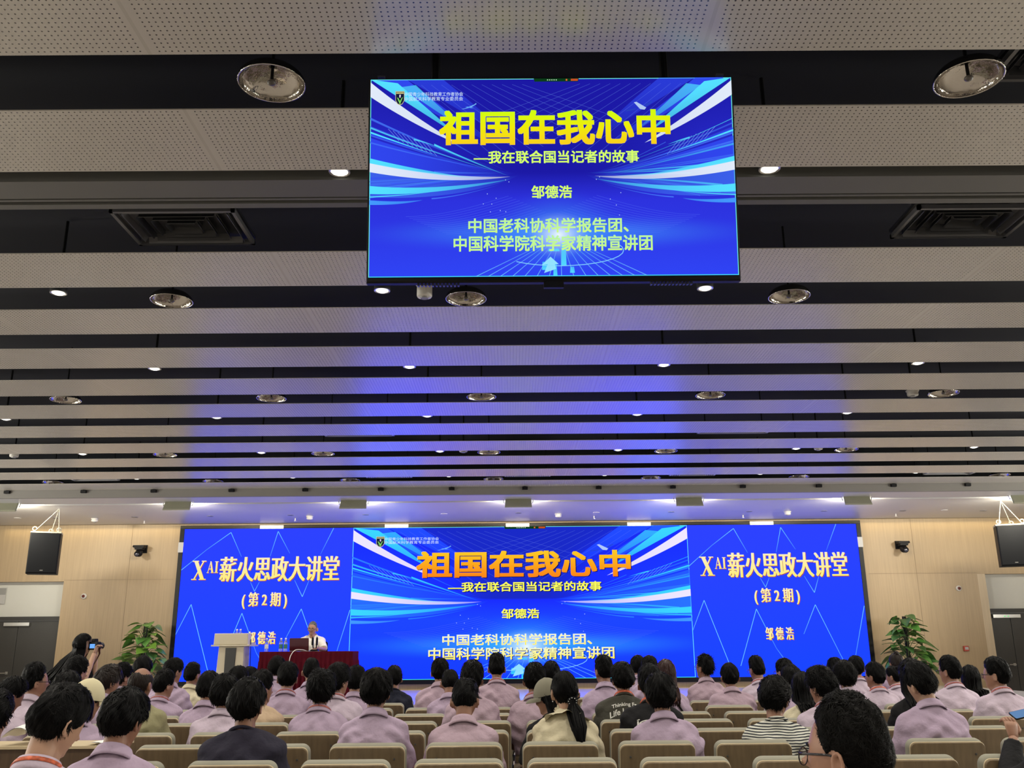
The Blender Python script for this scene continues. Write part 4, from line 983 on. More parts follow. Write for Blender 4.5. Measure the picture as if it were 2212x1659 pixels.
def person(px, top, Y, label, yaw=0, pitch=0, roll=0, hair=('short', {}), hcol='black', shirt='lav', collar='polo', lanyard=None, sw=1.0, skin=0, voxel=.011, sc=1.0,
           hip=None, hipz=.50, byaw=0, glasses=False, arms=None, seated=True, head_top=None, floor=0.0, seed=None, drop=0.0, extra=None, longsleeve=False, facing=1, hunch=.0, eyes=False):
    """a person whose head top is seen at (px, top) at depth Y; facing the stage, head turned by yaw (right +), nodding by pitch"""
    seed = seed if seed is not None else int(px*7+top)
    T = np.array(at_y(px, top, Y)) if head_top is None else np.array(head_top, float)
    hst = hair[0] if hair else 'short'
    th = {'short': .024, 'fade': .026, 'thick': .032, 'long': .02, 'up': .014, 'bald': .0}[hst]*hair[1].get('sc', 1.0) if hair else .0
    R = Rot(yaw+(180 if facing < 0 else 0), pitch, roll)
    up_off = max((R @ v)[2] for v in ([0, 0, .118+th], [0, -.06, .102+th*.9], [0, -.09, .06+th*.8], [.05, -.02, .10+th*.7], [-.05, -.02, .10+th*.7]))
    hc = T-np.array([0, 0, up_off*sc])
    hc[1] += 0.0
    fwd0 = np.array([math.sin(math.radians(byaw)), math.cos(math.radians(byaw)), 0])*facing
    side = np.array([fwd0[1], -fwd0[0], 0])
    Pv = hc+R @ np.array([0, -.018, -.085])*sc
    C7 = Pv-fwd0*.030*sc+np.array([0, 0, -.075*sc-drop])
    if hip is None: hip = np.array([hc[0], Y+.03, 0])*1.0
    H = np.array([hip[0], hip[1], floor+hipz])
    root = thing('person', label, 'person', (H[0], H[1], floor))
    O = np.array([H[0], H[1], floor])
    mid = (H+C7)/2-fwd0*(.045+hunch)
    def spine(t):
        return (1-t)**2*H+2*t*(1-t)*mid+t*t*C7 if t <= 1 else C7+(Pv-C7)*(t-1)/.25
    ln = np.linalg.norm(C7-H); ws = sw
    def torso(mb, k, upto=1.06):
        rings = []
        for t, w, dp in TORSO:
            if t > upto: break
            c = spine(t); tg = spine(min(t+.02, 1.05))-spine(max(t-.02, 0)); tg /= np.linalg.norm(tg)
            f = fwd0-tg*(fwd0@tg); f /= np.linalg.norm(f); s_ = np.cross(f, tg)
            w_ = (w*ws if t < .95 else w)+k; d_ = dp+k
            ring = []
            for i in range(26):
                a = 2*PI*i/26; ca, sa = math.cos(a), math.sin(a)
                e = 2/2.5
                ring.append(c+s_*w_*math.copysign(abs(ca)**e, ca)+f*d_*math.copysign(abs(sa)**e, sa))
            rings.append(ring)
        mb.loft(rings)
    Sh = [spine(.855)+side*s*.150*ws for s in (1, -1)]
    if arms is None:
        arms = []
        for i, s in enumerate((1, -1)):
            E_ = Sh[i]+side*s*.070+fwd0*.07+np.array([0, 0, -.265]); W_ = H+side*s*.09+fwd0*.30+np.array([0, 0, .14])
            arms.append((E_, W_, None))
    else: arms = [(np.array(a[0], float), np.array(a[1], float), a[2]) for a in arms]
    # body: head, neck, trunk and arms under one skin
    bm_ = MB()
    hv = face(HD)*sc; bm_.add((hv @ R.T)+hc, HF)
    for e in (EARS if hst != 'long' else ()): bm_.add((np.array(e.v)*sc) @ R.T+hc, e.f)
    tube_n(bm_, [C7+fwd0*.03+np.array([0, 0, -.05]), C7*.5+Pv*.5, Pv+R @ np.array([0, -.005, .03])*sc], [.052*sc, .054*sc, .050*sc], 14)
    tube_n(bm_, [C7+fwd0*.03+np.array([0, 0, -.03]), Pv+R @ np.array([0, .045, -.012])*sc], [.048*sc, .040*sc], 12)
    torso(bm_, -.016, .925)
    for i in (0, 1):
        E_, W_, _ = arms[i]
        tube_n(bm_, [Sh[i], Sh[i]*.5+E_*.5, E_, E_*.5+W_*.5, W_], [.048, .044, .038, .036, .027], 12)
    body = remesh(bm_, voxel, 2)
    hb = MB()
    for i, s in enumerate((1, -1)):
        E_, W_, hd = arms[i]; d = Vector(W_-E_).normalized()
        up = Vector((0, 0, 1)); sd = d.cross(up).normalized() if abs(d.z) < .95 else Vector(side); up = sd.cross(d).normalized()
        cu = .55
        if hd:
            cu = hd.get('curl', .55)
            if 'fwd' in hd: d = Vector(hd['fwd']).normalized()
            if 'up' in hd: up = Vector(hd['up']).normalized()
            sd = d.cross(up).normalized(); up = sd.cross(d)
        h = hand_mb(W_, d, sd, up, cu, s, .98); hb.add(h.v, h.f)
    nb = len(body.vertices)
    tmp = bpy.data.meshes.new('b'); fb_ = [tuple(p.vertices) for p in body.polygons]
    av = np.concatenate([npv(body), np.array(hb.v)])-O
    tmp.from_pydata([tuple(p) for p in av], [], fb_+[tuple(i+nb for i in q) for q in hb.f]); bpy.data.meshes.remove(body)
    me_obj('body', tmp, m_skin[skin], root, True)
    # shirt
    sm = MB(); torso(sm, .006, 1.06)
    for i, s in enumerate((1, -1)):
        E_, W_, _ = arms[i]
        tube_n(sm, [Sh[i]-side*s*.02, Sh[i]*.45+E_*.55, Sh[i]*.12+E_*.88]+([E_, E_*.5+W_*.5, E_*.12+W_*.88] if longsleeve else []), [.064*ws, .062, .064]+([.060, .055, .046] if longsleeve else []), 14)
        sm.sphere(tuple(Sh[i]-np.array([0, 0, .008])), .064*ws, 12, 8)
        tube_n(sm, [spine(1.0)+side*s*.02, Sh[i]+np.array([0, 0, .012])], [.046, .050*ws], 10)
    sh = remesh(sm, .0125, 3)
    v = npv(sh); nn = nrm(sh); rg = np.random.default_rng(seed)
    rel = v-C7; dsp = np.zeros(len(v))
    for q in range(12):    # drag folds in the cloth
        s = rg.choice((-1, 1)); kd = np.array([rg.uniform(.3, 1)*s, rg.uniform(-.4, .4), rg.uniform(.5, 1.2)]); kd /= np.linalg.norm(kd)
        ph = rel@kd*rg.uniform(38, 85)+2.2*np.sin(rel@rg.normal(size=3)*9)+rg.uniform(0, 6)
        env = np.exp(-(((rel-np.array([rg.uniform(-.18, .18), 0, rg.uniform(-.36, -.08)]))/np.array([.13, .3, .13]))**2).sum(1))
        dsp += env*(np.abs(np.sin(ph*.5))**2.2)*rg.uniform(.007, .016)
    setv(sh, v+nn*dsp[:, None]-O)
    me_obj('shirt' if collar != 'blouse' else 'blouse', sh, SH[shirt], root, True)
    # collar
    tg = (Pv-C7)/np.linalg.norm(Pv-C7)
    def ring(c, r1, r2, tilt, n=30, f=fwd0):
        n_ = tg*math.cos(tilt)+f*math.sin(tilt); f2 = f-n_*(f@n_); f2 /= np.linalg.norm(f2); s2 = np.cross(f2, n_)
        return [c+s2*r1*math.cos(2*PI*i/n)+f2*r2*math.sin(2*PI*i/n) for i in range(n)]
    cm = MB()
    if collar == 'polo':
        c0 = C7+fwd0*.008+tg*.0
        cm.loft([ring(c0-tg*.026, .096, .088, .22), ring(c0-tg*.027, .100, .092, .22), ring(c0-tg*.010, .094, .087, .22), ring(c0+tg*.014, .084, .080, .2), ring(c0+tg*.036, .074, .072, .18), ring(c0+tg*.037, .069, .068, .18), ring(c0+tg*.0, .066, .064, .2)], False)
        o = cm.build('collar', SH[shirt], root, True); o.location = (-O[0], -O[1], -O[2])
    elif collar == 'tee':
        r_ = ring(C7+fwd0*.008+tg*.004, .072, .068, .30); r_.append(r_[0]); cm.tube([tuple(p) for p in r_], .010, 7, False)
        o = cm.build('neckband', SH[shirt], root, True); o.location = (-O[0], -O[1], -O[2])
    elif collar == 'blouse':
        rr_ = []
        c0 = C7+fwd0*.008
        for tt, r1 in ((.035, .066), (.014, .076), (.0, .098), (-.022, .130), (-.034, .148)):
            b = ring(c0+tg*tt, r1, r1*.86, .2, 72); amp = max(0, (.02-tt))*.17
            rr_.append([p+(p-c0-tg*tt)/r1*amp*1.4*math.sin(i*1.05)+tg*amp*math.cos(i*.7) for i, p in enumerate(b)])
        cm.loft(rr_, False); b = ring(c0+tg*.035, .064, .058, .2, 72)
        cm.loft([b, [p+tg*(.018+.006*math.sin(i*1.7))+(p-c0)*.12*math.sin(i*1.3) for i, p in enumerate(b)]], False)
        o = cm.build('ruffled_collar', SH[shirt], root, True); o.location = (-O[0], -O[1], -O[2])
    if lanyard:
        lm = MB(); c0 = C7+fwd0*.008
        hi = .002 if collar == 'polo' else .012
        lm.loft([ring(c0+tg*(hi+.006), .087, .083, .2), ring(c0+tg*(hi+.007), .090, .085, .2), ring(c0+tg*(hi+.022), .0825, .079, .2), ring(c0+tg*(hi+.023), .078, .075, .2)] if collar == 'polo' else
                [ring(c0+tg*.010, .080, .077, .3), ring(c0+tg*.012, .084, .080, .3), ring(c0+tg*.036, .073, .070, .26), ring(c0+tg*.038, .067, .064, .26)], False)
        o = lm.build('lanyard', m_lany if lanyard == 'orange' else m_lanr, root, True); o.location = (-O[0], -O[1], -O[2])
    # hair
    if hair:
        kw = dict(hair[1]); 
        hv, hf = hair_mesh(hst, seed, **kw)
        ho = mesh_obj('hair', (hv*sc) @ R.T+hc-O, hf, m_hair[hcol], root, True)
    if glasses:
        g = MB(); fz = -.002
        for s in (-1, 1):
            cx = s*.033
            lp = [(cx+.026*math.cos(a*PI/9), .100+.0*s-.0035*abs(cx+.026*math.cos(a*PI/9))/.05, fz-.004+.021*math.sin(a*PI/9)) for a in range(18)]; lp.append(lp[0])
            g.tube(lp, .0017, 6, False)
            g.tube([(s*.059, .095, fz+.006), (s*.074, .075, fz+.006), (s*.081, .01, fz+.008), (s*.080, -.02, fz+.002), (s*.077, -.035, fz-.02)], [.0026, .003, .003, .0026, .002], 6)
        g.tube([(-.008, .1005, fz+.004), (0, .1035, fz+.007), (.008, .1005, fz+.004)], .0017, 6)
        gv = (np.array(g.v)*sc) @ R.T+hc-O; go = mesh_obj('spectacles', gv, g.f, m_frame, root, True)
        le = MB()
        for s in (-1, 1): le.add([(s*.033+.025*math.cos(a*PI/9), .0985, fz-.004+.020*math.sin(a*PI/9)) for a in range(18)], [tuple(range(18))])
        mesh_obj('lens', (np.array(le.v)*sc) @ R.T+hc-O, le.f, m_lens, go)
    if eyes:
        put = lambda nm, q, mm, par: mesh_obj(nm, (np.array(q.v)*sc) @ R.T+hc-O, q.f, mm, par, True)
        for s in (-1, 1):
            eo = put('eye', MB().sphere((s*.030, .0685, .001), .0115, 12, 8), m_eye, root)
            put('iris', MB().sphere((s*.030, .0790, -.001), (.005, .0022, .0045), 10, 6), m_iris, eo)
            put('eyebrow', MB().tube([(s*.015, .0915, .019), (s*.030, .0865, .023), (s*.047, .0755, .019)], [.003, .0034, .0015], 6), m_hair['black'], root)
        put('lips', MB().tube([(-.022, .0800, -.054), (-.010, .0862, -.0525), (0, .0876, -.0535), (.010, .0862, -.0525), (.022, .0800, -.054)], [.002, .0042, .0045, .0042, .002], 8), m_lip, root)
    if seated:
        for nm, me in (('trousers', TROUS), ('shoes', SHOES)):
            o = bpy.data.objects.new(nm, me); COL.objects.link(o); o.parent = root; o.location = (0, 0, hipz-.0 if nm == 'trousers' else 0)
            if nm == 'trousers': o.location.z = hipz-.005
            o.rotation_euler = (0, 0, math.atan2(-fwd0[0], fwd0[1]))
    return dict(root=root, O=O, hc=hc, R=R, C7=C7, Pv=Pv, H=H, spine=spine, fwd=fwd0, side=side, shirt=sh, Sh=Sh, tg=tg, sc=sc, seed=seed)
def back_y(P, z):
    """how far back the shirt reaches at height z (for hair that hangs on it)"""
    v = npv(P['shirt'])+P['O']; m = np.abs(v[:, 2]-z) < .03
    return float(v[m][:, 1].min()) if m.any() else P['C7'][1]-.06
def hanging_hair(P, zend, n=120, spread=75, col='black', w=.007, root_z=(-.2, .78), taper=.6, name='long_hair', xs=1.0, dirx=0.0):
    """long locks from the scalp down over the back"""
    rng = np.random.default_rng(P['seed']+5); mb = MB()
    for i in range(n):
        a = math.radians(rng.uniform(-spread, spread)); z0 = rng.uniform(*root_z); rr = math.sqrt(1-z0*z0)
        pts = []
        for zz in (z0, z0-.25, z0-.5, -.75):
            if zz < -.8: continue
            r_ = math.sqrt(max(.05, 1-zz*zz)) if zz > -.3 else .954
            d = np.array([[r_*math.sin(a), -r_*math.cos(a), zz]]); p = skull(d)[0]
            if zz < -.25: p[1] = min(p[1], -.075*math.cos(a)-.005); p[0] = .078*math.sin(a)
            pts.append(P['R'] @ (p*1.17*P['sc'])+P['hc'])
        x0 = pts[-1][0]; ze = zend+rng.uniform(-.02, .06); c = P['C7'][0]
        for t in (.33, .66, 1.0):
            z = pts[-1][2] if False else P['hc'][2]-.09+(ze-P['hc'][2]+.09)*t
            by = back_y(P, z) if z < P['C7'][2] else min(P['C7'][1]-.062, pts[-1][1])
            q = np.array([c+(x0-c)*xs*(1-.15*t)+dirx*t+rng.uniform(-.008, .008), min(by-.012-rng.uniform(0, .018), pts[-1][1]+.03), z])
            if z < pts[-1][2]-.01: pts.append(q)
        k = len(pts); tube_n(mb, [p-P['O'] for p in pts], [(.25 if j == 0 else 1)*w*(1-taper*(j/(k-1))**2)*rng.uniform(.8, 1.2) for j in range(k)], 5)
    return mb.build(name, m_hair[col], P['root'], True)
def ponytail(P, root_local, zend, dx, n=46, rad=.032, col='black', tie=None, w=.008):
    rng = np.random.default_rng(P['seed']+9); mb = MB()
    b = P['R'] @ (np.array(root_local)*P['sc'])+P['hc']
    for i in range(n):
        o = rng.normal(size=2)*.35; r0 = P['R'] @ (np.array([root_local[0]*1.3+o[0]*.05, root_local[1]*.75, root_local[2]+.03+o[1]*.03])*P['sc'])+P['hc']
        pts = [r0, b+np.array([o[0]*.014, -.008+o[1]*.01, .004])]
        for t in (.2, .45, .7, 1.0):
            z = b[2]+(zend+rng.uniform(-.015, .05)-b[2])*t; f = math.sin(min(1, t*1.15+.15)*PI)**.6
            by = back_y(P, z) if z < P['C7'][2]+.02 else b[1]
            pts.append(np.array([b[0]+dx*t+o[0]*rad*1.3*f, min(by-.02, b[1]-.015)-abs(o[1])*rad*.7*f, z]))
        tube_n(mb, [p-P['O'] for p in pts], [w*.7, w*.8, w, w*1.05, w*.9, w*.35], 5)
    mb.build('ponytail', m_hair[col], P['root'], True)
    if tie is not None:
        t = MB()
        for k in range(26): a = 2*PI*k/26; t.sphere(tuple(b+np.array([.026*math.cos(a), -.006-.006*math.sin(3*a), .022*math.sin(a)])-P['O']), .0085, 8, 6)
        t.build('hair_tie', tie, P['root'], True)
        if tie is m_black:
            t = MB()
            for k in range(9): a = 2*PI*k/9+.3; t.sphere(tuple(b+np.array([.026*math.cos(a), -.018, .022*math.sin(a)])-P['O']), .0035, 6, 5)
            t.build('hair_tie_bead', mat('pearl', (.8, .8, .8), .2), P['root'], True)
def bun(P, root_local, r, col='black'):
    b = P['R'] @ (np.array(root_local)*P['sc'])+P['hc']-P['O']; mb = MB(); rng = np.random.default_rng(P['seed']+3)
    for i in range(26):
        ax = rng.normal(size=3); ax /= np.linalg.norm(ax); u = np.cross(ax, [0, 0, 1.1]); u /= np.linalg.norm(u); v = np.cross(ax, u)
        tube_n(mb, [b+(u*math.cos(a*.7)+v*math.sin(a*.7))*r*.8 for a in range(8)], [r*.25]*8, 5)
    mb.build('hair_bun', m_hair[col], P['root'], True)
def cap(P, m, brim_dir=1, hole=True):
    """baseball cap on the head: dome with an opening and strap at the back, brim in front"""
    d, f = sph_grid(48, 26, .12); p = skull(d); n = d/np.linalg.norm(d, axis=1)[:, None]; v = p+n*(.018+.010*np.clip(d[:, 2], 0, 1))[:, None]
    def keep(q):
        c = d[list(q)].mean(0); ang = abs(math.atan2(c[0], -c[1]))
        return not (hole and ang < .62 and c[2] < .50*math.cos(ang*2.2))
    fs = [q for q in f if keep(q)]
    v2 = p+n*.012
    V = np.concatenate([v, v2]); F = fs+[tuple(i+len(v) for i in q[::-1]) for q in fs]
    tr = lambda a: (np.asarray(a)*P['sc']) @ P['R'].T+P['hc']-P['O']
    o = mesh_obj('cap_crown', tr(V), F, m, P['root'], True)
    b = MB(); A = []
    for k in range(15):
        a = math.radians(-78+k*11.1); A.append(a)
    top_ = []; bot = []
    rings = []
    for rr, dz in ((1.0, .0), (1.35, .004), (1.65, -.006), (1.80, -.018)):
        rings.append([(.088*math.sin(a)*(1 if rr == 1 else 1.0), .100*math.cos(a)*rr if math.cos(a) > 0 else .1*math.cos(a), .018+dz-.012*abs(math.sin(a))*(rr-1)) for a in A])
    rr2 = [[(x, y, z-.004) for x, y, z in r] for r in rings]
    b.loft(rings, False, False); b.loft(rr2, False, False)
    mesh_obj('cap_brim', tr(b.v), b.f, m, P['root'], True)
    if hole:
        s = MB(); st = [(.088*math.sin(a), -.106*math.cos(a), .018) for a in [math.radians(-38+k*7.6) for k in range(11)]]
        s.loft([[(x, y, z) for x, y, z in st], [(x*1.03, y*1.03, z+.002) for x, y, z in st], [(x*1.03, y*1.03, z+.018) for x, y, z in st], [(x, y, z+.02) for x, y, z in st]], False, False)
        s.cbox((.02, -.108, .028), (.022, .006, .022)); mesh_obj('cap_strap', tr(s.v), s.f, m, P['root'])
    bt = MB().sphere((0, 0, .145), (.010, .010, .004), 10, 6); mesh_obj('cap_button', tr(bt.v), bt.f, m, P['root'], True)
def shirt_text(P, s, mode, cx, cz, w, h, arc, m, name, tilt=0):
    """print on the back of a shirt, laid onto the cloth"""
    V, F = text_geo(s, mode) if isinstance(s, str) else s
    bv = BVHTree.FromPolygons([tuple(p) for p in npv(P['shirt'])], [tuple(q.vertices) for q in P['shirt'].polygons])
    base = Vector(P['C7']-P['O'])+Vector((cx, 0, cz)); out = []
    for x, y in V:
        u = (x-.5)*w; z = (y-.5)*h-arc*(2*(x-.5))**2+tilt*u
        o = base+Vector((u, -.6, z)); hit = bv.ray_cast(o, Vector((0, 1, 0)))
        out.append((o.x, (hit[0].y if hit[0] else base.y-.1)-.003, o.z))
    return mesh_obj(name, out, F, m, P['root'])
def hs(st='short', **k): return (st, k)
THICK = lambda **k: hs('thick', **{**dict(n_t=1000, tl=.052, lift=.2, wid=.0038), **k})
SHORT = lambda **k: hs('short', **{**dict(n_t=950, tl=.038, lift=.32, wid=.0033), **k})
FADE = lambda **k: hs('fade', **{**dict(n_t=950, tl=.032, lift=.32, wid=.0031), **k})
def row(k, d=.28): return ROWY[k]+d if k >= 0 else 5.217+.905*k+d
QUICK = False
PEOPLE = [
 # px, top, row depth, look
 (-6, 1488, row(0, .3), 'black haired person cut off at the left edge behind the dark wooden desk', dict(hair=THICK(), shirt='lav')),
 (28, 1462, row(2), 'black haired person at the far left looking down, hand by the chin', dict(hair=SHORT(sc=1.25), yaw=38, pitch=26, shirt='lav2', skin=1)),
 (83, 1431, row(3), 'person with tall fluffy black hair and spectacles in front of the left door', dict(hair=FADE(sc=1.7, tl=.045), yaw=48, glasses=True, shirt='lav2', skin=0)),
 (170, 1417, row(4), 'black haired person whose head covers the standing photographer', dict(hair=SHORT(sc=1.5, curl=.4), yaw=22, shirt='lav')),
 (149, 1450, row(2), 'person with dark tousled hair just left of the cream cap', dict(hair=THICK(lift=.3), yaw=-10, shirt='lav3')),
 (192, 1470, row(1, .25), 'person in a cream baseball cap with the strap opening at the back', dict(hair=hs('short', sc=.6, n_t=200, tl=.02, lift=.05), yaw=32, pitch=8, shirt='lav', roll=6)),
 (137, 1479, 3.69, 'large near person at the left with bare neck and orange lanyard, looking down', dict(hair=THICK(n_t=2800, tl=.05, wid=.0026, lift=.06, sc=.75, grid=(100, 66)), yaw=28, pitch=24, roll=4, shirt='lav2', lanyard='orange', voxel=.007, skin=2, hip=(-1.66, 3.72), sw=1.0, drop=.02, eyes=True)),
 (274, 1487, 4.5, 'near person with round black hair and a small triangle printed on the lavender back', dict(hair=THICK(n_t=1500, tl=.045, wid=.0034, lift=.10, sc=.9), yaw=14, pitch=14, shirt='lav', voxel=.008, skin=1)),
 (238, 1435, row(3), 'person with brownish sleek hair, right ear showing, behind the balding head', dict(hair=THICK(sc=.8), hcol='brown', yaw=35, pitch=10, shirt='lav')),
 (267, 1431, row(5), 'dark haired person in front of the left plant, nearly hidden', dict(hair=THICK(sc=.7), yaw=35, shirt='lav')),
 (311, 1417, row(6), 'person with smooth round black hair directly in front of the left plant', dict(hair=THICK(sc=.9, lift=.03), shirt='lav')),
 (308, 1443, row(2), 'balding person in a khaki shirt', dict(hair=hs('bald', n_t=330, tl=.03, lift=.05, wid=.003), hcol='brown', yaw=12, shirt='khaki', skin=1, sw=1.1)),
 (358, 1446, row(4), 'short haired person with a striped collar right behind the balding head', dict(hair=SHORT(), yaw=34, pitch=6, shirt='lav', lanyard='red')),
 (377, 1421, row(5), 'person in lavender below the left edge of the LED wall', dict(hair=THICK(sc=.6), yaw=34, pitch=4, shirt='lav')),
 (419, 1430, row(6), 'person in a cream shirt in front of the left screen field', dict(hair=FADE(), yaw=24, shirt='cream', skin=1)),
 (454, 1449, row(3), 'person with rounded black hair in front of the lectern foot', dict(hair=SHORT(), yaw=6, shirt='lav', sw=1.0)),
 (489, 1456, row(2), 'person in pale lavender half hidden behind the navy shirt', dict(hair=THICK(lift=.2), shirt='lav2', sw=1.05)),
 (539, 1463, row(0), 'near person in a dark navy t-shirt with thick black hair', dict(hair=THICK(n_t=900, tl=.05, wid=.0042, lift=.16, sc=.95), yaw=10, shirt='navy', collar='tee', sw=1.12, voxel=.009, skin=1)),
 (516, 1439, row(5), 'person with messy black hair right of the lectern foot', dict(hair=THICK(lift=.3), shirt='lav')),
 (541, 1440, row(6), 'far person whose head top shows beside the lectern', dict(hair=THICK(), shirt='lav')),
 (568, 1448, row(3), 'person in a peach-beige shirt turned to the right, ear showing', dict(hair=SHORT(sc=1.5, lift=.35), yaw=42, pitch=4, shirt='beige', collar='tee')),
 (600, 1417, row(7), 'person with wavy black hair in front of the left end of the red table', dict(hair=THICK(curl=.6, lift=.3, sc=.8), shirt='lav')),
 (624, 1430, row(4), 'person with round black hair and red lanyard below the laptop', dict(hair=SHORT(sc=1.1), shirt='lav', lanyard='red', sw=1.05)),
 (674, 1421, row(5), 'person with a smooth dark head right below the seated speaker', dict(hair=FADE(sc=.7, lift=.08), shirt='lav', yaw=-5)),
 (696, 1446, row(2), 'person with tall swirled black hair and broad red lanyard', dict(hair=THICK(lift=.4, sc=1.1), shirt='lav', lanyard='red', sw=1.02, skin=1)),
 (732, 1432, row(3), 'person with wavy hair turned right below the right end of the red table', dict(hair=THICK(curl=.5, lift=.25, sc=.9), yaw=36, shirt='lav2', lanyard='red', sw=1.1)),
 (770, 1437, row(4), 'short necked person just right of the wavy-haired one below the red table', dict(hair=SHORT(lift=.3), yaw=4, shirt='lav', sw=1.05)),
 (815, 1443, row(1), 'person with full black hair, red badge on the right sleeve of a lavender shirt', dict(hair=THICK(lift=.18, sc=1.0), yaw=8, shirt='lav', sw=1.04, skin=1)),
 (852, 1437, row(6), 'far person in a dark navy shirt in front of the slide', dict(hair=SHORT(sc=.9), yaw=-6, shirt='dnavy', collar='tee')),
 (951, 1421, row(5), 'broad person in lavender with nothing but empty seats behind, left of centre', dict(hair=SHORT(lift=.1), shirt='lav3', sw=1.15)),
 (973, 1446, row(4, .5), 'person with head bowed, short bristly hair, next to the broad lavender back', dict(hair=FADE(sc=.6), pitch=22, shirt='lav', skin=1)),
 (1021, 1426, row(3), 'person with a large smooth black head right of the bowed one', dict(hair=SHORT(sc=1.5, lift=.08), yaw=8, shirt='lav3', sw=1.05, skin=1)),
 (1005, 1466, row(1), 'person in lavender bending the head forward, ears showing, central near row', dict(hair=FADE(sc=1.1, n_t=650), pitch=26, yaw=6, shirt='lav3', sw=1.06, skin=1)),
 (1073, 1412, row(5), 'person with a flat square haircut and red lanyard beside the slide arrow', dict(hair=FADE(sc=1.1, flat=.02, lift=.1), shirt='lav3', lanyard='red', sw=1.1)),
 (1155, 1431, row(3), 'tall-backed lavender person left of the grey-green cap', dict(hair=SHORT(sc=1.1, lift=.08), yaw=10, shirt='lav3', lanyard='red', skin=1)),
 (1190, 1427, row(5), 'dark haired person behind the grey-green cap', dict(hair=THICK(sc=.6), shirt='black', collar='tee')),
 (1184, 1469, row(2, .25), 'person in a grey-green cap and black top, face to the left', dict(hair=hs('long', sc=.6, n_t=160), yaw=-72, pitch=12, shirt='black', collar='tee', sw=.9)),
 (1218, 1449, row(1), 'person with a long black ponytail in a cream ruffled blouse', dict(hair=hs('up', n_t=700, tl=.05, lift=.01, wid=.004, part=(0, .3, .9)), yaw=-8, shirt='cream', collar='blouse', sw=.98, skin=2)),
 (1302, 1415, row(4), 'person in lavender with spectacles left of the dark printed t-shirt', dict(hair=FADE(sc=1.1, lift=.12), yaw=-28, shirt='lav', skin=1, glasses=True)),
 (1343, 1429, row(3), 'person in a dark olive t-shirt printed Thinking Free, orange lanyard', dict(hair=THICK(sc=.8), yaw=-8, shirt='olive', collar='tee', lanyard='orange', sw=1.12)),
 (1377, 1415, row(7), 'left one of two adjoining dark heads near the right edge of the slide', dict(hair=THICK(sc=.6), shirt='lav')),
 (1402, 1416, row(6), 'right one of two adjoining dark heads near the right edge of the slide', dict(hair=THICK(sc=.7), shirt='lav', lanyard='red')),
 (1402, 1434, row(2), 'person in a black t-shirt with a white graphic on the back, orange lanyard', dict(hair=SHORT(), shirt='black', collar='tee', lanyard='orange', sw=1.08, skin=1)),
 (1425, 1452, row(1), 'person in lavender polo with tall full hair before the black graphic t-shirt', dict(hair=THICK(sc=.9, lift=.12), shirt='lav', yaw=6, roll=-3, sw=1.02, skin=1)),
 (1437, 1423, row(4), 'person with long reddish brown hair and a dark bag strap', dict(hair=hs('long', sc=.9, n_t=240, tl=.06, lift=.02), hcol='red', shirt='lav', sw=.92)),
 (1519, 1413, row(6), 'person with spiky black hair and spectacles looking left', dict(hair=hs('fade', sc=1.3, n_t=520, tl=.05, lift=.9, wid=.005), yaw=-40, pitch=-6, shirt='lav3', glasses=True, skin=1)),
 (1574, 1432, row(5), 'person with neat short hair sitting alone right of the spiky-haired one', dict(hair=SHORT(sc=.9, lift=.08), shirt='lav3', sw=1.1, skin=1)),
 (1632, 1419, row(6), 'person with a flat-top haircut and spectacles in front of the right screen field', dict(hair=FADE(sc=1.0, flat=.03, lift=.08), yaw=-22, pitch=6, shirt='lav2', lanyard='red', glasses=True, skin=1)),
 (1670, 1460, row(1), 'person in a black and white striped top, head turned right', dict(hair=THICK(sc=1.1, lift=.28, n_t=700), yaw=34, pitch=14, shirt='stripe', collar='tee', sw=1.06, glasses=True)),
 (1692, 1422, row(5), 'dark haired person with spectacles behind the striped top', dict(hair=SHORT(sc=.9), yaw=-28, shirt='lav2', glasses=True)),
 (1708, 1436, row(4), 'person with rounded black hair half hidden behind the striped top', dict(hair=THICK(sc=.7), shirt='lav')),
 (1731, 1450, row(3), 'person with long dark hair and white top beside the curly-haired one', dict(hair=hs('long', sc=.8, n_t=200), yaw=30, shirt='cream', collar='tee', sw=.9)),
 (1769, 1438, row(2), 'person with big curly black hair and red lanyard behind the large near head', dict(hair=THICK(curl=.8, lift=.28, sc=1.2, n_t=620), yaw=-30, pitch=6, shirt='lav2', lanyard='red', sw=1.05)),
 (1802, 1420, row(6), 'far head with dark hair at the lower right of the LED wall', dict(hair=SHORT(), shirt='lav')),
 (1822, 1426, row(4), 'person with tall wavy black hair and pale neck behind the large near head', dict(hair=THICK(curl=.3, lift=.3, sc=1.0), yaw=12, shirt='lav2', sw=1.0, skin=2)),
 (1847, 1417, row(7), 'person with spectacles and red lanyard at the right edge of the LED wall', dict(hair=SHORT(sc=1.1), yaw=20, shirt='lav2', lanyard='red', glasses=True)),
 (1885, 1430, row(5), 'person in lavender facing left with a patterned lanyard below the right plant', dict(hair=SHORT(sc=1.1, lift=.3), yaw=-38, shirt='lav2', lanyard='orange', skin=1)),
 (1927, 1438, row(6), 'small person with a hair bun and yellow hair tie below the right plant', dict(hair=hs('up', n_t=240, lift=.02), yaw=-40, pitch=6, shirt='lav2', lanyard='red', sc=.9, sw=.85)),
 (1934, 1410, row(7), 'person with a dark topknot right at the foot of the right plant', dict(hair=hs('up', n_t=240, lift=.05), hcol='brown', shirt='lav')),
 (1966, 1421, row(2), 'person with long loose black hair in a black top', dict(hair=hs('long', sc=1.0, n_t=300), yaw=-4, shirt='black', collar='tee', sw=1.0)),
 (1982, 1430, row(1), 'person in a lavender polo, neat black hair leaning left, before the black top', dict(hair=SHORT(sc=1.1, n_t=650), yaw=-20, pitch=10, roll=-8, shirt='lav', sw=1.08, hip=None, skin=2)),
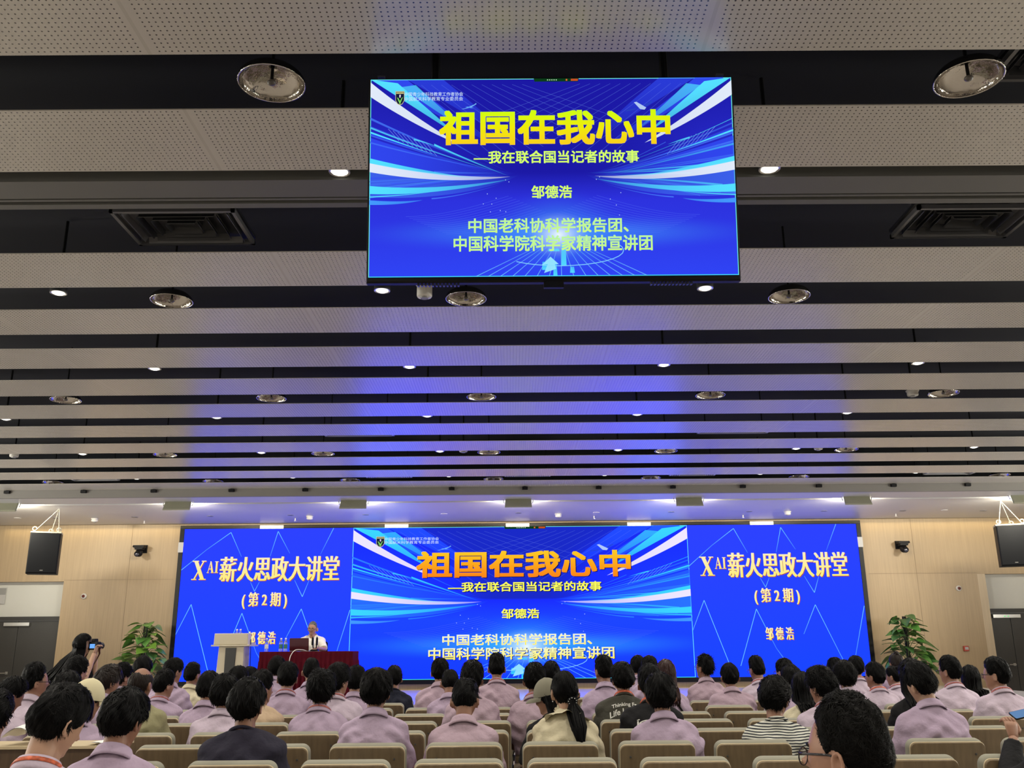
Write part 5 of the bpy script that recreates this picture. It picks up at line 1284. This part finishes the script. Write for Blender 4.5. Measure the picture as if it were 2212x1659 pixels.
 (2046, 1416, row(4), 'person with spectacles and red lanyard below the red fire call box', dict(hair=SHORT(sc=1.0, lift=.1), yaw=-34, shirt='lav2', lanyard='red', glasses=True, sw=1.05)),
 (2093, 1436, row(5), 'person with long smooth black hair between two spectacle wearers at the right', dict(hair=hs('long', sc=.8, n_t=240), yaw=10, shirt='black', collar='tee', sw=.95)),
 (2145, 1419, row(3, .3), 'person with bowl-cut hair and spectacles looking left in front of the right door', dict(hair=SHORT(sc=1.25, lift=.06), yaw=-48, shirt='lav2', lanyard='red', glasses=True, sw=1.08)),
]
PP = {}
for px, top, Y, lb, kw in PEOPLE:
    PP[px] = person(px, top, Y, lb, **kw)
cap(PP[192], mat('cream_cap', (.62, .56, .36), .8))
cap(PP[1184], mat('grey_green_cap', (.20, .19, .14), .85), hole=False)
ponytail(PP[1218], (.032, -.098, -.055), .80, .065, n=60, rad=.045, tie=m_black)
t_ = MB().sphere(tuple(PP[1218]['R'] @ np.array([-.080, -.012, -.058])+PP[1218]['hc']-PP[1218]['O']), .005, 8, 6); t_.build('earring', mat('pearl', (.8, .8, .8), .2), PP[1218]['root'], True)
hanging_hair(PP[1437], .98, 110, 95, 'red'); hanging_hair(PP[1966], .92, 150, 100, 'black', xs=1.25); hanging_hair(PP[2093], .98, 130, 100, 'black', xs=1.2); hanging_hair(PP[1184], .92, 90, 95, 'black'); hanging_hair(PP[1731], .96, 110, 95, 'black')
bun(PP[1927], (0, -.085, .09), .030); bun(PP[1934], (0, -.03, .12), .034, 'brown')
t_ = MB(); b_ = PP[1927]['R'] @ np.array([.0, -.078, .07])*.9+PP[1927]['hc']-PP[1927]['O']; t_.tube([tuple(b_+np.array([.030*math.cos(a*PI/6), .0, .022*math.sin(a*PI/6)])) for a in range(13)], .010, 6, False); t_.build('hair_tie', mat('yellow_tie', (.75, .5, .06), .6), PP[1927]['root'], True)
m_print = mat('white_print', (.75, .75, .70), .6)
shirt_text(PP[1343], 'Thinking Free', 'bold', .01, -.035, .25, .036, .022, m_print, 'printed_writing')
shirt_text(PP[1343], 'Life Is Wo', 'bold', -.005, -.085, .26, .048, .034, m_print, 'printed_writing')
def strokes(ls, w=.02):
    V = []; F = []
    for (x0, y0, x1, y1) in ls:
        d = np.array([x1-x0, y1-y0], float); L_ = np.linalg.norm(d); n_ = np.array([-d[1], d[0]])/L_*w; k = max(1, int(L_/.12))
        for q in range(k):
            a = np.array([x0, y0])+d*q/k; b = np.array([x0, y0])+d*(q+1)/k; n = len(V); V += [a+n_, a-n_, b-n_, b+n_]; F.append((n, n+1, n+2, n+3))
    return np.array(V), F
shirt_text(PP[1343], strokes([(0, .9, .22, .9), (0, .75, .22, .72), (0, .6, .2, .58), (.3, .1, .8, .8), (.45, .6, .75, .3), (.6, .9, .85, .6), (.7, .2, .95, .7), (.8, .9, .95, .95)]), '', -.02, -.185, .20, .07, 0, m_print, 'printed_drawing')
arcs = [(.5+.42*math.cos(a*.35), .45+.45*math.sin(a*.35), .5+.42*math.cos((a+1)*.35), .45+.45*math.sin((a+1)*.35)) for a in range(0, 9)]
shirt_text(PP[1402], strokes(arcs+[(.25, .2, .75, .2), (.35, .2, .35, .6), (.5, .2, .5, .7), (.65, .2, .65, .6), (0, .1, .05, .8), (.95, .1, 1, .8), (.02, .85, .12, .95)], .035), '', -.05, -.12, .16, .085, 0, m_print, 'printed_graphic')
shirt_text(PP[274], strokes([(0, 0, .5, 1), (.5, 1, 1, 0), (1, 0, 0, 0), (.3, .25, .7, .25), (.5, .2, .5, .7)], .07), '', .14, -.20, .042, .042, 0, mat('grey_print', (.3, .3, .29), .6), 'printed_triangle')
# strap of the bag and the badge on the sleeve
P = PP[1437]; bv = BVHTree.FromPolygons([tuple(p) for p in npv(P['shirt'])], [tuple(q.vertices) for q in P['shirt'].polygons]); pts = []
for k in range(9):
    o = Vector(P['C7']-P['O'])+Vector((.02+.02*k, -.6, -.03-.03*k)); h = bv.ray_cast(o, Vector((0, 1, 0)))
    if h[0]: pts.append((o.x, h[0].y-.006, o.z))
if len(pts) > 2: MB().tube(pts, .008, 6).build('bag_strap', m_black, P['root'])
P = PP[815]; e = P['Sh'][0]+P['side']*.118+np.array([0, -.03, -.215])-P['O']
MB().sphere(tuple(e), (.012, .02, .014), 10, 6).build('sleeve_badge', mat('red_badge', (.6, .02, .04), .4), P['root'], True)

# the large near man at the lower right
big = person(1816, 1496, 2.5, 'very large near head with short faded hair and thin spectacles at the bottom right', yaw=-46, pitch=0, hair=hs('fade', sc=1.0, n_t=5200, tl=.024, lift=.16, wid=.0017, curl=.3, grid=(120, 80)), hcol='soft', shirt='lav', glasses=True, voxel=.005, skin=0, eyes=True, hip=(.90, 2.52), sw=1.05, sc=1.04)
# person at the right edge holding a phone
pY = row(0, -.2); pp = at_y(2290, 1478, pY); ph = at_y(2214, 1541, pY+.36); wr = at_y(2190, 1594, pY+.28); el = at_y(2178, 1700, pY+.10)
edge = person(0, 0, pY, 'person in black mostly outside the right edge, holding up a phone', head_top=pp, hair=THICK(), shirt='black', collar='tee', sw=1.1, yaw=-12, longsleeve=True,
              arms=[((pp.x+.25, pp.y+.1, .80), (pp.x+.1, pp.y+.34, .72), None), (el, wr, dict(curl=.9, fwd=(.05, .25, 1), up=(.2, -1, .2)))])
t = thing('phone', 'bluish smartphone held up at the right edge', 'phone', ph); q = Matrix.Rotation(-.2, 4, 'Y') @ Matrix.Rotation(math.radians(-64), 4, 'X')
MB().prism(rrect(.15, .072, .010, 4, -.036), -.004, .004, .0015).xform(q).build('case', m_black, t); MB().prism(rrect(.142, .064, .006, 4, -.032), -.005, -.004, 0).xform(q).build('lit_screen', emis('phone_screen', (110, 150, 200), .8), t)

# the speaker behind the draped table
spx = at_y(676, 1343, 17.3)
sp_rt = np.array([spx.x, 17.3, SZ])
sk = person(676, 1342, 17.3, 'grey-haired person in a white short-sleeved shirt seated behind the red draped table', facing=-1, pitch=9, roll=-4, yaw=6, hair=hs('fade', sc=.45, n_t=420, tl=.016, lift=.1, wid=.003), hcol='grey', shirt='white', glasses=True, eyes=True, floor=SZ, hip=(spx.x, 17.33), hipz=.52, voxel=.007, skin=0, sw=1.12, drop=-.01,
            arms=[((spx.x-.30, 17.10, TZ+.02), (spx.x-.22, 16.86, TZ+.045), dict(curl=.3, fwd=(.5, -1, 0), up=(0, 0, 1))), ((spx.x+.27, 17.08, TZ+.03), (spx.x+.20, 16.80, TZ+.05), dict(curl=.5, fwd=(-.3, -1, 0), up=(0, 0, 1)))])

# the photographer standing at the left
gt = at_y(181, 1368, 12.0); cm_ = at_y(204, 1395, 12.0)
g = person(181, 1368, 12.0, 'standing person in black with very long black hair photographing near the left door', yaw=78, pitch=2, byaw=62, hair=hs('long', sc=.9, n_t=500, tl=.07, lift=.0, wid=.004), shirt='black', collar='tee', sw=.88, hip=(gt.x-.03, 12.0), hipz=.92, seated=False, voxel=.008, skin=2, eyes=True,
           arms=[((gt.x+.17, 11.78, 1.14), (cm_.x+.04, 11.93, cm_.z-.09), dict(curl=.9, fwd=(.25, .3, 1), up=(-1, .2, .3))), ((gt.x+.10, 12.20, 1.16), (cm_.x-.01, 12.08, cm_.z-.10), dict(curl=.9, fwd=(.1, -.2, 1), up=(-1, 0, .3)))])
def girl_hair():
    rng = np.random.default_rng(11); mb = MB(); P = g
    for i in range(330):
        a = math.radians(rng.uniform(-95, 122)); z0 = rng.uniform(-.2, .82); pts = []
        for zz in (z0, min(z0-.2, .1), -.25, -.6):
            r_ = math.sqrt(max(.05, 1-zz*zz)) if zz > -.3 else .95
            d = np.array([[r_*math.sin(a), -r_*math.cos(a), zz]]); p = skull(d)[0]
            if zz < -.25: p[1] = -.088*math.cos(a); p[0] = .080*math.sin(a)
            pts.append(P['R'] @ (p*1.15)+P['hc'])
        e = pts[-1]; s = (e[0]-P['hc'][0])
        L_ = rng.uniform(.36, .52); bk = max(0, (88-abs(math.degrees(a)))/88)**.8
        for t in (.35, .7, 1.0):
            pts.append(np.array([e[0]-(.30*bk+.02)*t*rng.uniform(.85, 1.1), e[1]+(-.10 if a > -.2 else .03)*t, e[2]-L_*t*(1-.12*bk)]))
        tube_n(mb, [p-P['O'] for p in pts], [.002, .008, .010, .011, .011, .010, .004], 5)
    mb.build('long_hair', m_hair['black'], P['root'], True)
girl_hair()
mb = MB()
for s in (-1, 1): tube_n(mb, [(s*.08, 0, .92), (s*.09, .01, .5), (s*.09, -.01, .08)], [.10, .07, .055], 12)
tube_n(mb, [(0, 0, 1.0), (0, 0, .85), (0, 0, .45)], [.16, .17, .20], 16)
mb.build('skirt', SH['black'], g['root'], True)
mb = MB()
for s in (-1, 1): mb.loft([[(s*.09+w*math.cos(a*PI/6), y, h*max(0, math.sin(a*PI/6))) for a in range(12)] for y, w, h in ((-.06, .03, .06), (-.02, .04, .085), (.06, .045, .07), (.15, .045, .045), (.19, .03, .03))])
o = mb.build('shoes', m_shoe, g['root']); o.rotation_euler = (0, 0, -1.0)
t = thing('camera', 'black camera with lit rear display held up by the long-haired photographer', 'camera', cm_, math.radians(-18))
MB().prism(rrect(.15, .10, .015, 4, -.05), -.035, .035, .008).build('camera_body', m_black, t); MB().prism([(-.03, .05), (.03, .05), (.022, .085), (-.022, .085)], -.03, .03, .006).build('viewfinder_hump', m_black, t)
MB().tube([(0, .03, 0), (0, .13, 0)], [.038, .042], 18).build('lens', m_gloss, t); MB().prism(rrect(.075, .052, .003, 2, -.030), -.038, -.035, 0).build('display', emis('camera_display', (110, 170, 250), 1.1), t)
MB().tube([(-.08, 0, .03), (-.12, .02, .07)], .006, 6).build('strap_lug', m_black, t)
st = MB(); pts = [(-.07, 0, -.04), (-.10, -.02, -.14), (-.05, -.04, -.22), (.02, -.03, -.26), (.06, -.02, -.19), (.09, 0, -.10), (.075, 0, -.02)]
st.loft([[(x-.012, y, z), (x+.012, y, z+.006), (x+.012, y+.003, z+.006), (x-.012, y+.003, z)] for x, y, z in pts]); st.build('neck_strap', mat('brown_strap', (.09, .03, .02), .6), t)

# ------------------------------------------------------------------ odds and ends among the rows
DZ, DY = 1.03, 5.02
dl = at_y(-180, 1599, DY).x; dr = at_y(237, 1599, DY).x
t = thing('wooden_desk', 'dark wooden desk panel with white papers on top at the lower left', 'desk', ((dl+dr)/2, DY, 0)); hw = (dr-dl)/2
MB().box((-hw, 0, .02), (hw, .03, DZ-.018)).build('front_panel', mat('dark_veneer', (.10, .062, .035), .45, var=(1, .2, (40, 40, 1.5))), t)
MB().box((-hw-.01, -.015, DZ-.018), (hw+.01, .30, DZ-.005)).build('desktop', m_edge, t)
for x in (-hw+.03, hw-.03): MB().box((x-.02, .03, .02), (x+.02, .28, DZ-.018)).build('side_panel', m_bw, t)
def paper(x, y, w, d, label, hump):
    n = 10; v = []; f = []
    for i in range(n+1):
        for j in range(4): v.append((x+w*i/n, y+d*j/3, DZ-.001+hump*math.sin(PI*(.15+.85*i/n))*(1+.15*math.sin(j*2))))
    for i in range(n):
        for j in range(3): f.append((i*4+j, i*4+4+j, i*4+5+j, i*4+1+j))
    k = len(v); v += [(a, b, c-.003) for a, b, c in v]; f += [tuple(q+k for q in r[::-1]) for r in f]
    o = mesh_obj('paper_sheet', v, f, mat('bright_paper', (.85, .85, .82), .6), None, True); tag(o, label, 'paper')
a = at_y(0, 1597, DY).x; b = at_y(84, 1597, DY).x; paper(a, DY+.01, b-a, .24, 'white paper sheets bulging at the left end of the dark wooden desk', .085)
a = at_y(186, 1597, DY).x; b = at_y(230, 1597, DY).x; paper(a, DY+.01, b-a, .22, 'white papers on the right end of the dark wooden desk', .012)
q = at_z(690, 1648, .46); q = at_y(690, 1625, 5.75)
t = thing('backpack', 'white and black striped backpack between the near seats in the centre left', 'bag', (q.x, 5.75, .46))
bm_ = MB(); bm_.loft([[(w*math.cos(2*PI*i/18)*1.0, d*math.sin(2*PI*i/18), z) for i in range(18)] for z, w, d in ((0, .10, .07), (.06, .13, .09), (.22, .125, .09), (.33, .10, .07), (.38, .05, .04), (.39, .01, .01))])
bm_.xform(Matrix.Rotation(.35, 4, 'Y')).build('pack', mat('white_nylon', (.72, .71, .64), .5, bump=(30, .3, .01)), t, True)
for dx in (-.05, .035): MB().tube([Matrix.Rotation(.35, 4, 'Y') @ Vector((dx*s, -.10*(1 if s > .5 else .8), z)) for s, z in ((1.6, .02), (1.5, .12), (1.3, .24), (.8, .34))], .012, 6).build('black_stripe', m_black, t)
MB().tube([Matrix.Rotation(.35, 4, 'Y') @ Vector(p) for p in ((-.03, 0, .385), (-.02, 0, .42), (.02, 0, .42), (.03, 0, .385))], .009, 6).build('handle', m_black, t)
bpy.data.scenes.remove(TMP)
